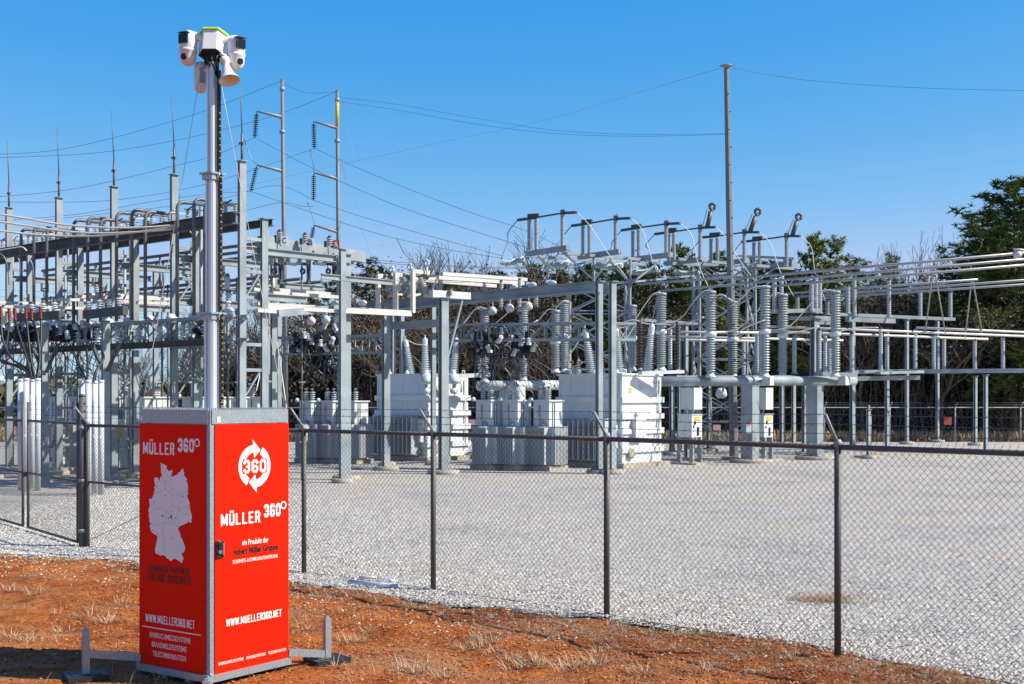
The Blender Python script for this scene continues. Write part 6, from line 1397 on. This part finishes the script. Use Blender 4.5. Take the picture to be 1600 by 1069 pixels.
TL_ = [("P3", 1583, 285, 74, "huge dark pine filling the right edge of the picture", 1.02), ("P0", 1528, 338, 77, "dark pine stepping down on the left of the huge right pine", 1.1), ("P3", 1635, 330, 80, "dark pine half cut by the right edge, behind the huge one", 1.1), ("P0", 1570, 400, 82, "lower dark pine crown behind the huge right pine", 1.2),
       ("P2", 1275, 372, 80, "bright green pine right of the tall steel pole, left of a twin", .95), ("P2", 1312, 372, 81, "bright green pine, right one of the pair right of the tall steel pole", .9), ("P1", 1236, 408, 83, "small dark pine top below the raised switch arms", .9), ("P1", 1384, 398, 92, "small round topped pine in the distance right of the bright pair", .7), ("P0", 1345, 410, 90, "dull pine between the bright pair and the distant round one", 1),
       ("P2", 1070, 388, 82, "green pine behind the closed high switches", .95), ("P2", 1120, 398, 84, "green pine beside the tall steel pole, left side", 1), ("P1", 1165, 405, 85, "darker pine just right of the tall steel pole", 1), ("P2", 1195, 412, 84, "yellowish pine under the raised switch arms", 1), ("P2", 1010, 415, 80, "yellow green pine above the big right transformer", 1), ("P0", 960, 422, 82, "dark pine above the twin columns", 1), ("P2", 905, 420, 84, "yellow green pine left of the twin columns", 1.1), ("P1", 865, 425, 86, "dull pine above the right regulators", 1.1), ("P0", 820, 420, 88, "dull pine behind the white bus bars", 1.1),
       ("P0", 572, 413, 82, "dense green pine just right of the cross beam's end column", 1.0), ("P1", 598, 421, 84, "dark pine left of the ring switches", .9), ("P0", 510, 446, 90, "small dark pine below the right hanging switch", .8), ("P1", 482, 447, 92, "small pine tip below the middle hanging switch", .7), ("P1", 655, 432, 90, "dark pine behind the ring switches", 1.1), ("P0", 720, 432, 92, "dull round pine behind the bare trees in the middle", 1.2), ("P2", 770, 428, 90, "yellowish pine behind the middle white bars", 1.1),
       ("B0", 790, 350, 82, "large bare tree with a broad dark crown left of the high switches", 1.15), ("B1", 672, 362, 84, "bare fan shaped tree above the ring switches", 1.0), ("B2", 728, 378, 86, "pale bare tree between two bigger bare ones", .9), ("B1", 628, 388, 90, "small wispy bare tree right of the dense pine", .8), ("B2", 752, 384, 84, "twiggy bare tree left of the broad one", 1), ("B0", 845, 370, 86, "bare tree just behind the left high switch", 1), 
       ("B2", 1435, 350, 86, "tall wispy bare tree between the pines at the right", .8), ("B2", 1410, 372, 88, "wispy bare tree left of the tallest wispy one", .8), ("B1", 1462, 362, 88, "wispy bare tree right of the tallest wispy one", .8), ("B2", 1362, 378, 90, "thin bare tree right of the bright pines", .7), ("B2", 1205, 398, 90, "thin bare tree behind the raised switch arms", .7), ("B1", 1488, 385, 84, "bare tree touching the left side of the right pines", .8)]
for k, x, yt, d_, lab, wd in TL_: plant(k, x, yt, d_, lab, None, wd)
def nth(n): return ORD[n - 1] if n <= 18 else ['nineteenth', 'twentieth', 'twenty first', 'twenty second', 'twenty third', 'twenty fourth', 'twenty fifth', 'twenty sixth', 'twenty seventh', 'twenty eighth', 'twenty ninth', 'thirtieth'][n - 19]
# second rank: brown wood behind the yard
ranks = []
for i, x in enumerate(range(575, 1640, 29)):
    yt = 428 + 16 * math.sin(i * 1.9) + (10 if x < 640 else 0) + (12 if 1240 < x < 1500 else 0)
    k = ["L0", "L1", "B0", "L0", "P1", "L1", "B1", "L0"][i % 8]
    if (860 < x < 1270 and i % 4) or i % 9 == 4: k = ["P2", "P0", "P2", "P1"][i % 4]
    ranks.append((k, x + random.uniform(-8, 8), yt + (12 if k[0] == "B" else 0), 78 + (i * 7) % 9, 1.15))
for i, x in enumerate(range(590, 1640, 42)): ranks.append((("P2" if 850 < x < 1260 and i % 2 else ["L1", "L0", "B2"][i % 3]), x, 480 + 12 * math.sin(i * 2.3), 74.5 + (i % 3) * .7, 1.3))
pos = ["above the left transformer", "behind the ring switches", "behind the white bus bars", "above the right regulators", "left of the twin columns", "behind the big right transformer", "behind the left breaker poles", "beside the tall steel pole", "behind the right control cabinet", "behind the rightmost ribbed pole", "behind the slim columns", "behind the A braces", "near the right edge"]
cnt = {}
for i, (k, x, yt, d_, wd) in sorted(enumerate(ranks), key=lambda r: r[1][1]):
    sec = pos[min(12, int((x - 570) / 84))]; kind = {"L": "brown oak", "B": "bare tree", "P": "green pine"}[k[0]]
    row = "low front" if d_ < 77 else "taller back"; q = (kind, row); cnt[q] = cnt.get(q, 0) + 1
    plant(k, x, yt, d_, "%s from the left of the %ss in the woods' %s row" % (nth(cnt[q]), kind, row), "trees of the wood edge", wd)
# sparse trees at the left
for i, (k, x, yt, d_, wd) in enumerate([("B1", 238, 505, 80, 1.2), ("B0", 275, 470, 84, 1.1), ("B1", 318, 478, 82, 1.2), ("B0", 352, 488, 78, 1.2), ("B2", 212, 520, 82, 1.2), ("B0", 392, 492, 84, 1.2), ("L0", 345, 540, 80, 1.3), ("L1", 385, 528, 79, 1.3), ("B1", 455, 455, 86, 1), ("L0", 430, 500, 82, 1.2), ("L1", 475, 492, 80, 1.3), ("L0", 515, 480, 80, 1.3), ("L1", 550, 468, 80, 1.3), ("B1", 420, 470, 84, 1), ("L0", 310, 560, 79, 1.3)]):
    plant(k, x, yt, d_, "%s %s" % ({"B": "bare dark tree", "L": "low brown leafed tree"}[k[0]], ["between the third and fourth rack columns", "right behind the fourth rack column", "left of the camera mast, behind", "directly behind the camera mast", "furthest left of the bare trees", "between the mast and the tall fifth column", "low down behind the mast", "low down right of the mast", "under the first hanging switch", "low, left of the lattice frame", "low, behind the dark switch gang", "low, right part behind the dark switch gang", "low, beside the portal end column", "behind the twin tall columns", "low, left of the mast"][i]), "trees behind the left rack", wd)
# thicket under the trees, and the far hedge
def thicket(name, lab, x0, x1, y0, y1, hfun, n, m_, stems=0, sz=(.06, .16)):
    v = []; f_ = []; rr = random.Random(5 + n)
    for i in range(n):
        x = rr.uniform(x0, x1); y = rr.uniform(y0, y1); z = hfun(x) * rr.random() ** 1.1; c = Vector((x, y, z)); a = Vector((rr.gauss(0, 1), rr.gauss(0, 1), rr.gauss(0, 1))).normalized(); b = a.orthogonal().normalized(); k = rr.uniform(*sz)
        o = len(v); v += [tuple(c - a * k), tuple(c + b * k * .7), tuple(c + a * k), tuple(c - b * k * .7)]; f_.append((o, o + 1, o + 2, o + 3))
    me = bpy.data.meshes.new(name); me.from_pydata(v, [], f_); me.materials.append(m_); me.update(); o = bpy.data.objects.new(name, me); COL.objects.link(o); tag(o, lab, "undergrowth", kind="stuff")
thicket("undergrowth", "dense dark brown winter undergrowth at the foot of the woods", W(540, 618, 78).x, 36, 74, 84, lambda x: 5.8 + 1.2 * math.sin(x * .9) + .7 * math.sin(x * 2.7), 110000, DEAD)
thicket("back_undergrowth", "solid dark mass of brush deeper inside the woods", W(540, 618, 88).x, 44, 87, 93, lambda x: 8.0 + 1.0 * math.sin(x * .6) + .6 * math.sin(x * 2.1), 60000, DEAD, sz=(.15, .32))
thicket("low_undergrowth", "lower brown brush behind the left rack and the cabinet", W(395, 618, 80).x, W(575, 618, 80).x, 76, 84, lambda x: 4.6 + .8 * math.sin(x * 1.3), 30000, DEAD)
thicket("hedge", "low dark green and brown hedge line across the field at the far left", -70, W(400, 618, 95).x, 92, 99, lambda x: 3.3 + .7 * math.sin(x * .5), 17000, leafm("hedge_leaves", [(0, (.03, .04, .015)), (.5, (.09, .09, .035)), (1, (.17, .14, .07))]), sz=(.15, .4))
m = MB()
rr = random.Random(3)
for i in range(900):
    x = rr.uniform(-9, 36); y = rr.uniform(73.8, 76.5); L = rr.uniform(2, 6.5); p = Vector((x, y, 0)); q = p + Vector((rr.gauss(0, .6), 0, L)); m.tube([p, p.lerp(q, .5) + Vector((rr.gauss(0, .2), 0, 0)), q], rr.uniform(.010, .028), 3, .008, cap=False)
tag(m.build("saplings", BARKL, None), "thin pale sapling stems along the dark wood edge", "saplings", kind="stuff")
it = []
for i in range(26000):
    x = random.uniform(-45, 36); y = random.uniform(71.2, 74) if x > -12 or random.random() < .5 else random.uniform(71, 92); it.append((x, y, -.05, random.random() * 6.28, random.uniform(.1, .8), random.uniform(.3, 1.0), .03))
blades("field_grass", "tall pale dry grass beyond the far fence", it, STRAW)
t = thing("far_shed", "low white roofed shed far away at the left edge", "shed", (W(4, 618, 140).x, 140, 0))
m = MB(); m.box(Vector(t.location) + Z * 1.9, (4, 6, 3.8)); P(m, "wall", WHT2, t); m = MB(); c = Vector(t.location); m.prism(c + Vector((0, -3.3, 3.8)), c + Vector((0, 3.3, 3.8)), [(-2.3, 0), (2.3, 0), (0, .9)], Vector((1, 0, 0)), Z); P(m, "roof", WHITE, t)
